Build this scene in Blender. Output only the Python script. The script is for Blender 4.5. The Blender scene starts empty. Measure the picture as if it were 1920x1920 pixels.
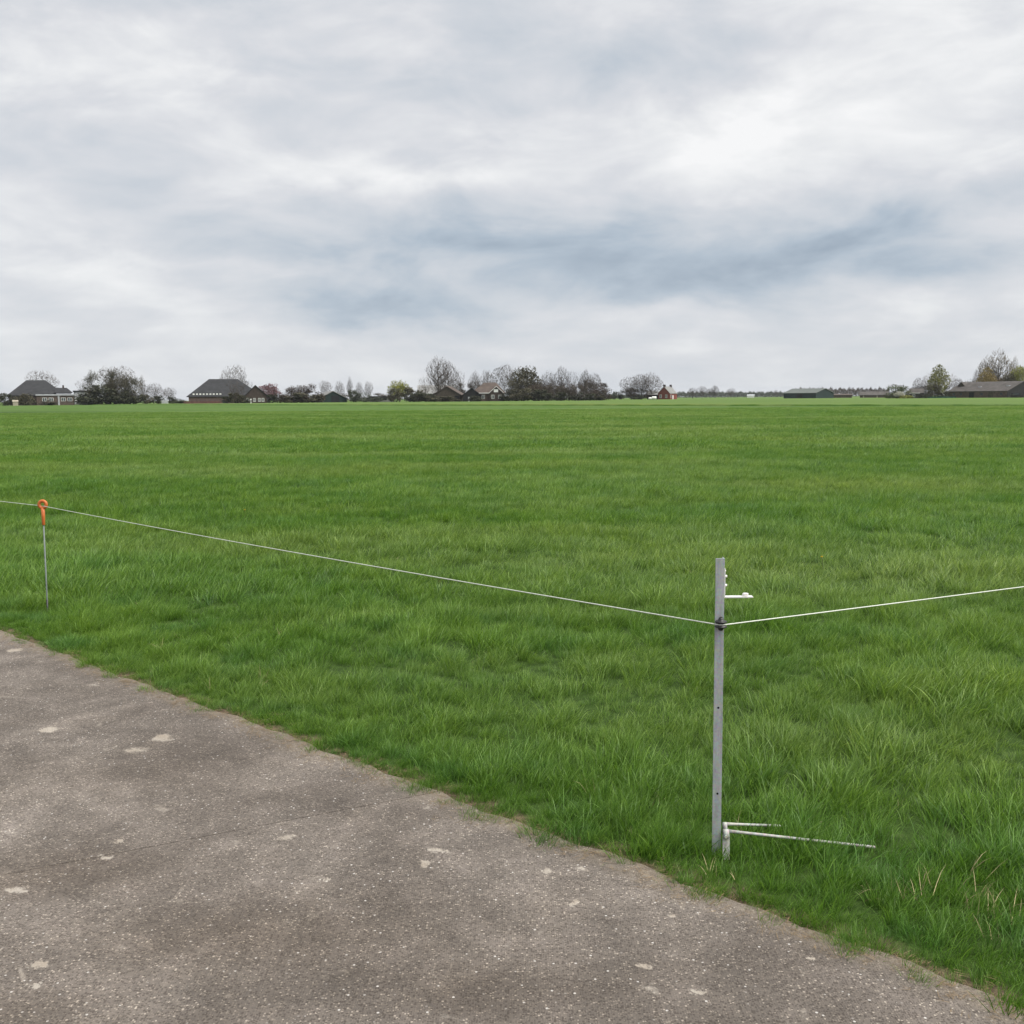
import bpy, math, random
import numpy as np
from mathutils import Vector, Matrix

R = math.radians
scene = bpy.context.scene
COL = scene.collection

# ------------------------------------------------------------------ camera
CAM_H = 1.6
PITCH, ROLL = 6.35, -0.42
cam_data = bpy.data.cameras.new('camera')
cam_data.sensor_width = 36.0
cam_data.lens = 36.0
cam_data.clip_start = 0.05
cam_data.clip_end = 12000
cam = bpy.data.objects.new('camera', cam_data)
COL.objects.link(cam)
CAM_ROT = Matrix.Rotation(R(90 - PITCH), 4, 'X') @ Matrix.Rotation(R(ROLL), 4, 'Z')
cam.matrix_world = Matrix.Translation((0, 0, CAM_H)) @ CAM_ROT
scene.camera = cam

# ------------------------------------------------------------------ exposure
scene.view_settings.view_transform = 'Standard'
scene.view_settings.look = 'None'
EXPO = 1.9
scene.view_settings.exposure = EXPO
scene.view_settings.gamma = 1.0
scene.view_settings.use_curve_mapping = False
scene.render.engine = 'CYCLES'
scene.cycles.use_denoising = True
scene.cycles.adaptive_threshold = 0.008
scene.cycles.max_bounces = 5
scene.cycles.diffuse_bounces = 3
scene.cycles.glossy_bounces = 2
scene.cycles.transparent_max_bounces = 8
scene.cycles.volume_bounces = 0

SUN_EL, SUN_AZ = 55.0, 110.0         # high behind the cloud, to the right of the view


def s2l(r, g, b):
    out = []
    for c in (r, g, b):
        c /= 255.0
        out.append(c / 12.92 if c <= 0.04045 else ((c + 0.055) / 1.055) ** 2.4)
    return tuple(out)


# ------------------------------------------------------------------ node helpers
class NT:
    """thin wrapper to write node trees as expressions"""
    def __init__(self, tree):
        self.t = tree
        self.n = tree.nodes
        self.n.clear()

    def new(self, typ, **kw):
        nd = self.n.new(typ)
        for k, v in kw.items():
            setattr(nd, k, v)
        return nd

    def put(self, sock, val):
        if isinstance(val, bpy.types.NodeSocket):
            self.t.links.new(val, sock)
        elif val is not None:
            if hasattr(sock, 'default_value'):
                try:
                    sock.default_value = val
                except (TypeError, ValueError):
                    sock.default_value = tuple(val) + (1.0,)

    def math(self, op, a, b=None, c=None, clamp=False):
        nd = self.new('ShaderNodeMath', operation=op, use_clamp=clamp)
        self.put(nd.inputs[0], a)
        if b is not None:
            self.put(nd.inputs[1], b)
        if c is not None:
            self.put(nd.inputs[2], c)
        return nd.outputs[0]

    def vmath(self, op, a, b=None):
        nd = self.new('ShaderNodeVectorMath', operation=op)
        self.put(nd.inputs[0], a)
        if b is not None:
            self.put(nd.inputs[1], b)
        return nd.outputs[1] if op in ('DOT_PRODUCT', 'LENGTH', 'DISTANCE') else nd.outputs[0]

    def noise(self, vec, scale, detail=3.0, rough=0.5, dist=0.0, color=False):
        nd = self.new('ShaderNodeTexNoise')
        self.put(nd.inputs['Vector'], vec)
        nd.inputs['Scale'].default_value = scale
        nd.inputs['Detail'].default_value = detail
        nd.inputs['Roughness'].default_value = rough
        nd.inputs['Distortion'].default_value = dist
        return nd.outputs['Color' if color else 'Fac']

    def voronoi(self, vec, scale, out='Distance', rnd=1.0):
        nd = self.new('ShaderNodeTexVoronoi')
        self.put(nd.inputs['Vector'], vec)
        nd.inputs['Scale'].default_value = scale
        nd.inputs['Randomness'].default_value = rnd
        return nd.outputs[out]

    def ramp(self, fac, stops, interp='LINEAR'):
        nd = self.new('ShaderNodeValToRGB')
        nd.color_ramp.interpolation = interp
        el = nd.color_ramp.elements
        while len(el) < len(stops):
            el.new(0.5)
        for e, (p, c) in zip(el, stops):
            e.position = p
            e.color = (c, c, c, 1) if isinstance(c, (int, float)) else tuple(c) + (1.0,)
        self.put(nd.inputs[0], fac)
        return nd.outputs[0]

    def mix(self, fac, a, b, blend='MIX'):
        nd = self.new('ShaderNodeMix', data_type='RGBA', blend_type=blend)
        self.put(nd.inputs[0], fac)
        self.put(nd.inputs[6], a)
        self.put(nd.inputs[7], b)
        return nd.outputs[2]

    def sep(self, v):
        nd = self.new('ShaderNodeSeparateXYZ')
        self.put(nd.inputs[0], v)
        return nd.outputs

    def comb(self, x, y, z):
        nd = self.new('ShaderNodeCombineXYZ')
        self.put(nd.inputs[0], x)
        self.put(nd.inputs[1], y)
        self.put(nd.inputs[2], z)
        return nd.outputs[0]

    def smooth(self, v, lo, hi):
        nd = self.new('ShaderNodeMapRange', interpolation_type='SMOOTHSTEP')
        self.put(nd.inputs[0], v)
        nd.inputs[1].default_value = lo
        nd.inputs[2].default_value = hi
        return nd.outputs[0]

    def bump(self, h, strength=0.5, dist=0.01):
        nd = self.new('ShaderNodeBump')
        nd.inputs['Strength'].default_value = strength
        nd.inputs['Distance'].default_value = dist
        self.put(nd.inputs['Height'], h)
        return nd.outputs[0]

    def gauss(self, p, c, s):
        d = self.vmath('MULTIPLY', self.vmath('SUBTRACT', p, c), (1 / s[0], 1 / s[1], 1 / s[2] if len(s) > 2 else 0))
        return self.math('POWER', math.e, self.math('MULTIPLY', self.vmath('DOT_PRODUCT', d, d), -1.0))


# ------------------------------------------------------------------ world: overcast sky
world = bpy.data.worlds.new('World')
scene.world = world
world.use_nodes = True
W = NT(world.node_tree)
g = W.new('ShaderNodeTexCoord').outputs['Generated']
gx, gy, gz = W.sep(g)
az = W.math('ARCTAN2', gx, gy)
el = W.math('ARCSINE', gz)
ela = W.math('ABSOLUTE', el)
# sky coordinates in hundredths of a radian-ish: x right, y up
A = W.comb(W.math('MULTIPLY', az, 19.2), W.math('MULTIPLY', el, 19.2), 0.0)
# cloud-deck projection for the perspective of the layers
den = W.math('ADD', W.math('ABSOLUTE', gz), 0.10)
P = W.comb(W.math('DIVIDE', gx, den), W.math('DIVIDE', gy, den), 0.0)
wrp = W.noise(W.vmath('MULTIPLY', A, (0.5, 0.9, 1.0)), 0.8, 5.0, 0.6, color=True)
wrp = W.vmath('SUBTRACT', wrp, (0.5, 0.5, 0.5))
n1 = W.noise(P, 0.65, 5.0, 0.50, 0.3)
n2 = W.smooth(W.noise(W.vmath('MULTIPLY', A, (0.40, 0.95, 1.0)), 0.9, 7.0, 0.58, 0.5), 0.30, 0.70)
n3 = W.noise(P, 1.5, 7.0, 0.60, 0.2)
ca = W.noise(W.vmath('MULTIPLY', A, (0.34, 0.95, 1.0)), 0.85, 6.0, 0.50, 0.35)
cb = W.noise(W.vmath('MULTIPLY', W.vmath('ADD', A, (0.12, 0.30, 0.0)), (0.34, 0.95, 1.0)), 0.85, 6.0, 0.50, 0.35)
st = W.noise(W.vmath('MULTIPLY', A, (0.16, 1.0, 1.0)), 0.8, 5.0, 0.55, 0.3)
# cloud masses, placed by direction (azimuth, elevation) and broken up by noise
AW = W.vmath('ADD', A, W.vmath('MULTIPLY', wrp, (4.0, 1.5, 0.0)))


def sky_c(px, py):
    return ((px - 960) / 100.0, (746 - py) / 100.0, 0)


CLOUDS = [  # px, py, sx, sy, amplitude
    (1150, 500, 5.6, 1.0, -0.50), (1640, 505, 2.4, 0.55, -0.26), (720, 600, 1.9, 0.38, -0.42),
    (640, 440, 3.0, 0.65, -0.16), (1130, 165, 3.4, 0.75, -0.30), (650, 240, 3.6, 0.55, -0.13),
    (350, 60, 3.6, 0.60, -0.16), (60, 110, 1.6, 0.50, -0.14), (300, 340, 2.2, 0.45, -0.10),
    (1880, 420, 1.6, 0.35, -0.16), (1380, 400, 1.2, 0.22, -0.08),
    (1500, 280, 3.8, 0.95, 0.36), (300, 190, 2.3, 0.62, 0.20), (1700, 90, 3.4, 0.75, 0.16),
    (700, 340, 2.4, 0.35, 0.20), (1250, 603, 1.2, 0.22, 0.24), (1720, 605, 1.7, 0.22, 0.18),
    (420, 520, 1.9, 0.18, 0.16), (900, 430, 0.8, 0.22, 0.12), (200, 600, 2.5, 0.30, 0.06),
    (1000, 90, 5.0, 0.5, 0.03),
]
val = W.math('MULTIPLY_ADD', W.math('SUBTRACT', n1, 0.5), 0.28, 0.69)
val = W.math('MULTIPLY_ADD', W.math('SUBTRACT', n2, 0.5), 0.26, val)
val = W.math('MULTIPLY_ADD', W.math('SUBTRACT', st, 0.5), 0.22, val)
val = W.math('MULTIPLY_ADD', W.math('SUBTRACT', n3, 0.5), 0.24, val)
val = W.math('MULTIPLY_ADD', W.math('SUBTRACT', ca, cb), 0.60, val)
for (px, py, sx, sy, am) in CLOUDS:
    val = W.math('MULTIPLY_ADD', W.gauss(AW, sky_c(px, py), (sx, sy)), am, val)
E = 2.0 ** (-EXPO)


def skc(r, gg, b, k=1.0):
    return tuple(c * E * k for c in s2l(r, gg, b))


cloud = W.ramp(val, [(0.0, skc(150, 165, 181)), (0.22, skc(176, 189, 202)), (0.45, skc(203, 209, 216)),
                     (0.66, skc(220, 222, 226)), (0.85, skc(237, 238, 239)), (1.0, skc(249, 249, 249))])
# pale veil towards the horizon
veil = W.math('POWER', math.e, W.math('MULTIPLY', ela, -14.0))
cloud = W.mix(W.math('MULTIPLY', veil, 0.55), cloud, skc(212, 217, 224) + (1.0,))
sky = W.new('ShaderNodeTexSky', sky_type='NISHITA')
sky.sun_disc = False
sky.sun_elevation = R(SUN_EL)
sky.sun_rotation = R(SUN_AZ)
blue = W.vmath('MULTIPLY', sky.outputs[0], (0.05, 0.05, 0.05))
col = W.mix(0.97, blue, cloud)      # a little clear sky shows through the deck
bg = W.new('ShaderNodeBackground')
W.put(bg.inputs[0], col)
bg.inputs[1].default_value = 1.0
wo = W.new('ShaderNodeOutputWorld')
W.t.links.new(bg.outputs[0], wo.inputs[0])

# ------------------------------------------------------------------ sun through cloud
sl = bpy.data.lights.new('sun', 'SUN')
sl.energy = 1.5
sl.angle = R(50)
sl.color = (1.0, 0.96, 0.90)
sun = bpy.data.objects.new('sun', sl)
COL.objects.link(sun)
sd = Vector((math.sin(R(SUN_AZ)) * math.cos(R(SUN_EL)), math.cos(R(SUN_AZ)) * math.cos(R(SUN_EL)), math.sin(R(SUN_EL))))
sun.rotation_euler = sd.to_track_quat('Z', 'Y').to_euler()
sun.location = (0, 0, 40)


# ------------------------------------------------------------------ pixel -> direction
def ray(px, py):
    d = CAM_ROT.to_3x3() @ Vector(((px - 960) / 1920.0, (960 - py) / 1920.0, -1.0))
    return d


def on_ground(px, py, z=0.0):
    d = ray(px, py)
    return Vector((0, 0, CAM_H)) + d * ((z - CAM_H) / d.z)


def at_dist(px, py, D):
    d = ray(px, py)
    return Vector((0, 0, CAM_H)) + d * (D / d.y)


# ------------------------------------------------------------------ mesh helpers
class MB:
    def __init__(self):
        self.v, self.f = [], []

    def poly(self, pts, faces):
        o = len(self.v)
        self.v += [tuple(p) for p in pts]
        self.f += [tuple(i + o for i in f) for f in faces]
        return self

    def box(self, x0, x1, y0, y1, z0, z1):
        return self.poly([(x0, y0, z0), (x1, y0, z0), (x1, y1, z0), (x0, y1, z0), (x0, y0, z1), (x1, y0, z1), (x1, y1, z1), (x0, y1, z1)],
                         [(0, 3, 2, 1), (4, 5, 6, 7), (0, 1, 5, 4), (1, 2, 6, 5), (2, 3, 7, 6), (3, 0, 4, 7)])

    def tube(self, pts, radii, n=8, caps=True):
        pts = [Vector(p) for p in pts]
        if not isinstance(radii, (list, tuple)):
            radii = [radii] * len(pts)
        rings, up = [], None
        for i, p in enumerate(pts):
            t = (pts[min(i + 1, len(pts) - 1)] - pts[max(i - 1, 0)]).normalized()
            if up is None:
                up = Vector((0, 0, 1)) if abs(t.z) < 0.9 else Vector((1, 0, 0))
            a = t.cross(up).normalized()
            b = a.cross(t)
            up = b
            rings.append([p + (a * math.cos(2 * math.pi * k / n) + b * math.sin(2 * math.pi * k / n)) * radii[i] for k in range(n)])
        o = len(self.v)
        for r in rings:
            self.v += [tuple(q) for q in r]
        for i in range(len(rings) - 1):
            for k in range(n):
                k2 = (k + 1) % n
                self.f.append((o + i * n + k, o + i * n + k2, o + (i + 1) * n + k2, o + (i + 1) * n + k))
        if caps:
            self.f.append(tuple(o + k for k in range(n))[::-1])
            self.f.append(tuple(o + (len(rings) - 1) * n + k for k in range(n)))
        return self

    def lathe(self, prof, n=16, c=(0, 0, 0), axis='Z'):
        """closed profile list of (r, z) turned about an axis through c"""
        o = len(self.v)
        for (r, z) in prof:
            for k in range(n):
                a = 2 * math.pi * k / n
                p = (r * math.cos(a), r * math.sin(a), z)
                if axis == 'X':
                    p = (p[2], p[0], p[1])
                elif axis == 'Y':
                    p = (p[0], p[2], p[1])
                self.v.append((p[0] + c[0], p[1] + c[1], p[2] + c[2]))
        for i in range(len(prof) - 1):
            for k in range(n):
                k2 = (k + 1) % n
                self.f.append((o + i * n + k, o + i * n + k2, o + (i + 1) * n + k2, o + (i + 1) * n + k))
        self.f.append(tuple(o + k for k in range(n))[::-1])
        self.f.append(tuple(o + (len(prof) - 1) * n + k for k in range(n)))
        return self

    def mesh(self, name, mat=None, smooth=False):
        me = bpy.data.meshes.new(name)
        me.from_pydata(self.v, [], self.f)
        me.update()
        if mat:
            me.materials.append(mat)
        if smooth:
            me.polygons.foreach_set('use_smooth', [True] * len(me.polygons))
        return me

    def build(self, name, mat, parent=None, smooth=False, loc=None, bevel=0.0):
        o = bpy.data.objects.new(name, self.mesh(name, mat, smooth))
        COL.objects.link(o)
        if parent:
            o.parent = parent
        if loc is not None:
            o.location = loc
        if bevel:
            b = o.modifiers.new('bevel', 'BEVEL')
            b.width = bevel
            b.segments = 2
            b.limit_method = 'ANGLE'
        return o


def tag(o, label=None, cat=None, group=None, kind=None):
    if label:
        o['label'] = label
    if cat:
        o['category'] = cat
    if group:
        o['group'] = group
    if kind:
        o['kind'] = kind
    return o


def empty(name, loc, rz=0.0, label=None, cat=None, group=None):
    o = bpy.data.objects.new(name, None)
    o.empty_display_size = 0.2
    COL.objects.link(o)
    o.location = loc
    o.rotation_euler = (0, 0, rz)
    return tag(o, label, cat, group)


# ------------------------------------------------------------------ materials
def principled(name, color, rough=0.7, spec=0.3, metal=0.0, var=0.12, scale=3.0, bump=0.0, bscale=20.0, coords='Object'):
    m = bpy.data.materials.new(name)
    m.use_nodes = True
    T = NT(m.node_tree)
    co = T.new('ShaderNodeTexCoord').outputs[coords]
    f = T.noise(co, scale, 5.0, 0.6)
    dk = tuple(c * (1 - var * 2) for c in color)
    lt = tuple(min(1, c * (1 + var * 2)) for c in color)
    c = T.ramp(f, [(0.25, dk), (0.5, color), (0.78, lt)])
    b = T.new('ShaderNodeBsdfPrincipled')
    T.put(b.inputs['Base Color'], c)
    b.inputs['Roughness'].default_value = rough
    b.inputs['Specular IOR Level'].default_value = spec
    b.inputs['Metallic'].default_value = metal
    if bump:
        T.put(b.inputs['Normal'], T.bump(T.noise(co, bscale, 4.0, 0.6), bump, 0.02))
    o = T.new('ShaderNodeOutputMaterial')
    T.t.links.new(b.outputs[0], o.inputs[0])
    return m


# road edge, in world coordinates (field lies on the +n side)
EA = on_ground(0, 1186)
EB = on_ground(1900, 1890)
EDIR = (EB - EA).normalized()
EN = Vector((-EDIR.y, EDIR.x, 0))
if EN.y < 0:
    EN = -EN


def edge_noise(t):
    return (0.012 * np.sin(t * 2.3 + 0.4) + 0.014 * np.sin(t * 5.9 + 1.7) + 0.016 * np.sin(t * 13.1 + 0.3)
            + 0.012 * np.sin(t * 29.7 + 2.0))


def field_height(x, y):
    """the field beyond the boundary ditch lies a hand higher"""
    return 0.25 if beyond(x, y) else 0.0


DA, DB = Vector((67, 137, 0)), Vector((-52, 280, 0))
DDIR = (DB - DA).normalized()
DN = Vector((-DDIR.y, DDIR.x, 0))
if DN.y < 0:
    DN = -DN


def beyond(x, y):
    return (Vector((x, y, 0)) - DA).dot(DN) > 2.0


GREEN_A = (0.086, 0.192, 0.024)
GREEN_B = (0.134, 0.248, 0.040)
GREEN_C = (0.070, 0.182, 0.040)


def grass_colour(T, pos):
    """patches of meadow colour shared by blades and turf"""
    p1 = T.noise(pos, 0.55, 4.0, 0.6)
    p2 = T.noise(pos, 2.2, 3.0, 0.6)
    p3 = T.noise(T.vmath('MULTIPLY', pos, (0.05, 0.16, 0.0)), 1.0, 4.0, 0.6)
    c = T.mix(T.smooth(p1, 0.38, 0.62), GREEN_A + (1,), GREEN_B + (1,))
    c = T.mix(T.math('MULTIPLY', T.smooth(p2, 0.48, 0.68), 0.75), c, GREEN_C + (1,))
    c = T.mix(T.math('MULTIPLY', T.smooth(p3, 0.44, 0.64), 0.8), c, (0.192, 0.290, 0.080, 1))
    return c


def make_blade_mat():
    m = bpy.data.materials.new('grass_blade')
    m.use_nodes = True
    T = NT(m.node_tree)
    geo = T.new('ShaderNodeNewGeometry')
    pos = geo.outputs['Position']
    c = grass_colour(T, pos)
    rnd = T.new('ShaderNodeAttribute', attribute_name='tone', attribute_type='GEOMETRY').outputs['Fac']
    c = T.mix(1.0, c, T.ramp(rnd, [(0.0, (0.52, 0.58, 0.52)), (0.5, (0.98, 0.98, 0.95)), (0.85, (1.25, 1.2, 1.25)), (1.0, (2.1, 1.75, 2.4))]), 'MULTIPLY')
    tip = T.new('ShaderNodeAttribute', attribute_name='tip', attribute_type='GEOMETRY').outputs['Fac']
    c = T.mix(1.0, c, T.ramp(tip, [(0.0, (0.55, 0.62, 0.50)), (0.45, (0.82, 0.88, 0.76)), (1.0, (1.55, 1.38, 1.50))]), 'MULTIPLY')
    b = T.new('ShaderNodeBsdfPrincipled')
    T.put(b.inputs['Base Color'], c)
    b.inputs['Roughness'].default_value = 0.42
    b.inputs['Sheen Weight'].default_value = 0.06
    b.inputs['Sheen Roughness'].default_value = 0.4
    T.put(b.inputs['Sheen Tint'], (0.75, 1.0, 0.6, 1))
    b.inputs['Specular IOR Level'].default_value = 0.35
    tr = T.new('ShaderNodeBsdfTranslucent')
    T.put(tr.inputs[0], T.mix(1.0, c, (1.25, 1.2, 0.75, 1), 'MULTIPLY'))
    mx = T.new('ShaderNodeMixShader')
    mx.inputs[0].default_value = 0.45
    T.t.links.new(b.outputs[0], mx.inputs[1])
    T.t.links.new(tr.outputs[0], mx.inputs[2])
    o = T.new('ShaderNodeOutputMaterial')
    T.t.links.new(mx.outputs[0], o.inputs[0])
    return m


def make_turf_mat():
    m = bpy.data.materials.new('turf')
    m.use_nodes = True
    T = NT(m.node_tree)
    pos = T.new('ShaderNodeNewGeometry').outputs['Position']
    c = grass_colour(T, pos)
    # fine mottling stretched along the rows of the meadow
    f = T.noise(T.vmath('MULTIPLY', pos, (1.0, 0.45, 1.0)), 3.0, 5.0, 0.65)
    c = T.mix(1.0, c, T.ramp(f, [(0.25, (0.80, 0.82, 0.80)), (0.5, (1.0, 1.0, 1.0)), (0.8, (1.25, 1.2, 1.15))]), 'MULTIPLY')
    # close to the road the blades stand on dark thatch and soil, far out the sheet is the sward itself
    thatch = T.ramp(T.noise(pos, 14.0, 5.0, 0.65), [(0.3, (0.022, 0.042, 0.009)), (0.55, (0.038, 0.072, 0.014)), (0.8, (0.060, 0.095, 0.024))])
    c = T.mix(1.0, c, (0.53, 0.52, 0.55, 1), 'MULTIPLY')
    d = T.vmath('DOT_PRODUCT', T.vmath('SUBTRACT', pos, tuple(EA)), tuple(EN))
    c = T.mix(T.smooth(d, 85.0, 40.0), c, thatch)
    # bare soil along the road edge
    d = T.vmath('DOT_PRODUCT', T.vmath('SUBTRACT', pos, tuple(EA)), tuple(EN))
    d = T.math('ADD', d, T.math('MULTIPLY', T.math('SUBTRACT', T.noise(pos, 6.0, 4.0, 0.6), 0.5), 0.22))
    soil = T.ramp(T.noise(pos, 30.0, 5.0, 0.65), [(0.3, (0.045, 0.032, 0.022)), (0.55, (0.115, 0.085, 0.058)), (0.75, (0.22, 0.17, 0.11))])
    c = T.mix(T.smooth(d, 0.14, 0.04), c, soil)
    b = T.new('ShaderNodeBsdfPrincipled')
    T.put(b.inputs['Base Color'], c)
    b.inputs['Roughness'].default_value = 0.9
    b.inputs['Specular IOR Level'].default_value = 0.1
    T.put(b.inputs['Normal'], T.bump(T.noise(pos, 9.0, 6.0, 0.7), 0.7, 0.06))
    o = T.new('ShaderNodeOutputMaterial')
    T.t.links.new(b.outputs[0], o.inputs[0])
    return m


def make_far_turf_mat():
    m = bpy.data.materials.new('far_turf')
    m.use_nodes = True
    T = NT(m.node_tree)
    pos = T.new('ShaderNodeNewGeometry').outputs['Position']
    p = T.noise(T.vmath('MULTIPLY', pos, (0.02, 0.05, 0.0)), 1.0, 5.0, 0.6)
    c = T.ramp(p, [(0.3, (0.074, 0.126, 0.026)), (0.55, (0.090, 0.146, 0.032)), (0.75, (0.106, 0.156, 0.038))])
    # a yellow flowering margin beside the ditch
    d = T.vmath('DOT_PRODUCT', T.vmath('SUBTRACT', pos, tuple(DA)), tuple(DN))
    t = T.vmath('DOT_PRODUCT', T.vmath('SUBTRACT', pos, tuple(DA)), tuple(DDIR))
    band = T.math('MULTIPLY', T.smooth(d, 22, 4), T.math('MULTIPLY', T.smooth(t, 30, 70), T.smooth(t, 210, 150)))
    c = T.mix(T.math('MULTIPLY', band, T.smooth(T.noise(pos, 0.25, 4.0, 0.6), 0.35, 0.65)), c, (0.150, 0.165, 0.030, 1))
    b = T.new('ShaderNodeBsdfPrincipled')
    T.put(b.inputs['Base Color'], c)
    b.inputs['Roughness'].default_value = 0.9
    b.inputs['Specular IOR Level'].default_value = 0.1
    o = T.new('ShaderNodeOutputMaterial')
    T.t.links.new(b.outputs[0], o.inputs[0])
    return m


def make_road_mat():
    m = bpy.data.materials.new('exposed_aggregate_concrete')
    m.use_nodes = True
    T = NT(m.node_tree)
    pos = T.new('ShaderNodeNewGeometry').outputs['Position']
    pos = T.vmath('MULTIPLY', pos, (1, 1, 0))
    big = T.noise(pos, 0.9, 5.0, 0.62, 0.4)
    mid = T.noise(pos, 5.5, 5.0, 0.65, 0.3)
    base = T.ramp(big, [(0.32, (0.098, 0.085, 0.074)), (0.5, (0.148, 0.132, 0.118)), (0.68, (0.222, 0.201, 0.182))])
    base = T.mix(1.0, base, T.ramp(mid, [(0.25, (0.72, 0.72, 0.72)), (0.5, (1, 1, 1)), (0.75, (1.25, 1.25, 1.27))]), 'MULTIPLY')
    # stones of the aggregate in three sizes
    cellc = T.voronoi(pos, 150.0, 'Color')
    cd = T.voronoi(pos, 150.0, 'Distance')
    cs = T.sep(cellc)
    stone = T.ramp(cs[0], [(0.0, (0.45, 0.42, 0.40)), (0.35, (0.75, 0.73, 0.72)), (0.66, (1.1, 1.06, 1.0)), (0.86, (1.5, 1.45, 1.35)), (0.95, (2.3, 2.25, 2.1)), (1.0, (3.0, 2.9, 2.8))], 'CONSTANT')
    inside = T.smooth(cd, 0.62, 0.42)
    c = T.mix(T.math('MULTIPLY', inside, 0.85), T.mix(1.0, base, (0.86, 0.83, 0.80, 1), 'MULTIPLY'), T.mix(1.0, base, stone, 'MULTIPLY'))
    c2 = T.voronoi(pos, 75.0, 'Color')
    d2 = T.voronoi(pos, 75.0, 'Distance')
    s2 = T.sep(c2)
    big_st = T.math('MULTIPLY', T.math('GREATER_THAN', s2[1], 0.93), T.smooth(d2, 0.34, 0.2))
    c = T.mix(T.math('MULTIPLY', big_st, 0.8), c, T.ramp(s2[2], [(0.0, (0.22, 0.20, 0.18)), (0.5, (0.42, 0.39, 0.35)), (1.0, (0.55, 0.53, 0.50))]))
    # pale lime and droppings
    wv = T.vmath('MULTIPLY', T.vmath('SUBTRACT', T.noise(pos, 16.0, 6.0, 0.75, 0.6, color=True), (0.5, 0.5, 0.5)), (0.15, 0.10, 0))
    pw = T.vmath('ADD', pos, wv)
    acc = None
    for (px, py, wx, wy, am) in [(92, 1373, .055, .05, .9), (305, 1388, .055, .06, .9), (255, 1411, .08, .06, .6), (222, 1583, .022, .02, .9),
                                 (200, 1614, .03, .02, .9), (32, 1674, .035, .025, .9), (78, 1816, .03, .025, 1.0), (66, 1857, .022, .018, .9),
                                 (822, 1600, .022, .02, .9), (798, 1626, .025, .03, .8), (1078, 1700, .022, .025, .9), (1024, 1641, .025, .025, .8),
                                 (1092, 1634, .025, .02, .7), (1255, 1722, .022, .015, .8), (1306, 1866, .025, .018, .9), (1222, 1862, .05, .045, .45),
                                 (1205, 1819, .022, .016, .7), (540, 1576, .05, .035, .6), (1520, 1804, .016, .012, .8), (610, 1657, .018, .018, .7),
                                 (28, 1222, .06, .06, .8), (20, 1640, .05, .03, .3), (860, 1580, .03, .04, .4), (480, 1420, .06, .08, .35)]:
        q = on_ground(px, py)
        gq = T.math('MULTIPLY', T.gauss(pw, (q.x, q.y, 0), (wx, wy)), am)
        acc = gq if acc is None else T.math('MAXIMUM', acc, gq)
    fine = T.noise(pos, 60.0, 4.0, 0.7)
    spl = T.smooth(T.math('ADD', acc, T.math('MULTIPLY', T.math('SUBTRACT', fine, 0.5), 0.9)), 0.28, 0.66)
    sc = T.smooth(T.math('ADD', T.noise(pos, 7.5, 4.0, 0.62, 0.6), T.math('MULTIPLY', fine, 0.14)), 0.70, 0.82)
    spl = T.math('MAXIMUM', spl, T.math('MULTIPLY', sc, 0.6))
    stain = None
    for (px, py, wx, wy, am) in [(470, 1760, .55, .22, .5), (120, 1640, .4, .2, .45), (250, 1460, .7, .3, .25), (900, 1850, .35, .15, .3), (20, 1900, .3, .12, .3)]:
        q = on_ground(px, py)
        gq = T.math('MULTIPLY', T.gauss(T.vmath('ADD', pos, T.vmath('MULTIPLY', wv, (2.5, 2.5, 0))), (q.x, q.y, 0), (wx, wy)), am)
        stain = gq if stain is None else T.math('MAXIMUM', stain, gq)
    c = T.mix(stain, c, T.mix(1.0, c, (0.60, 0.54, 0.47, 1), 'MULTIPLY'))
    worn = T.smooth(T.noise(pos, 2.6, 6.0, 0.68, 0.5), 0.52, 0.70)
    c = T.mix(T.math('MULTIPLY', worn, 0.5), c, T.mix(1.0, c, (1.45, 1.44, 1.42, 1), 'MULTIPLY'))
    c = T.mix(T.math('MULTIPLY', spl, 0.58), c, T.ramp(mid, [(0.35, (0.40, 0.34, 0.27)), (0.6, (0.48, 0.44, 0.38))]))
    # soil and dust washed over the edge
    d = T.vmath('DOT_PRODUCT', T.vmath('SUBTRACT', pos, (EA.x, EA.y, 0)), tuple(EN))
    dn = T.math('ADD', d, T.math('MULTIPLY', T.math('SUBTRACT', T.noise(pos, 5.0, 5.0, 0.65), 0.5), 0.30))
    dust = T.ramp(T.noise(pos, 40.0, 5.0, 0.7), [(0.3, (0.10, 0.075, 0.052)), (0.5, (0.20, 0.165, 0.125)), (0.7, (0.29, 0.25, 0.19))])
    c = T.mix(T.math('MULTIPLY', T.smooth(dn, -0.15, 0.05), 0.75), c, dust)
    b = T.new('ShaderNodeBsdfPrincipled')
    T.put(b.inputs['Base Color'], c)
    b.inputs['Roughness'].default_value = 0.85
    b.inputs['Specular IOR Level'].default_value = 0.25
    h = T.math('ADD', T.math('MULTIPLY', inside, 0.6), T.math('MULTIPLY', T.noise(pos, 240.0, 3.0, 0.7), 0.6))
    h = T.math('ADD', h, T.math('MULTIPLY', mid, 1.5))
    T.put(b.inputs['Normal'], T.bump(h, 0.7, 0.004))
    o = T.new('ShaderNodeOutputMaterial')
    T.t.links.new(b.outputs[0], o.inputs[0])
    return m


M = {
    'blade': make_blade_mat(), 'turf': make_turf_mat(), 'far_turf': make_far_turf_mat(), 'road': make_road_mat(),
    'soil': principled('soil', (0.07, 0.052, 0.036), 0.95, 0.1, 0, 0.25, 12.0, 0.6, 40),
    'joint': principled('joint_fill', (0.098, 0.088, 0.079), 0.95, 0.1, 0, 0.3, 14.0, 0.5, 60),
    'straw': principled('straw', (0.44, 0.36, 0.21), 0.7, 0.2, 0, 0.2, 8.0),
}

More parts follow.
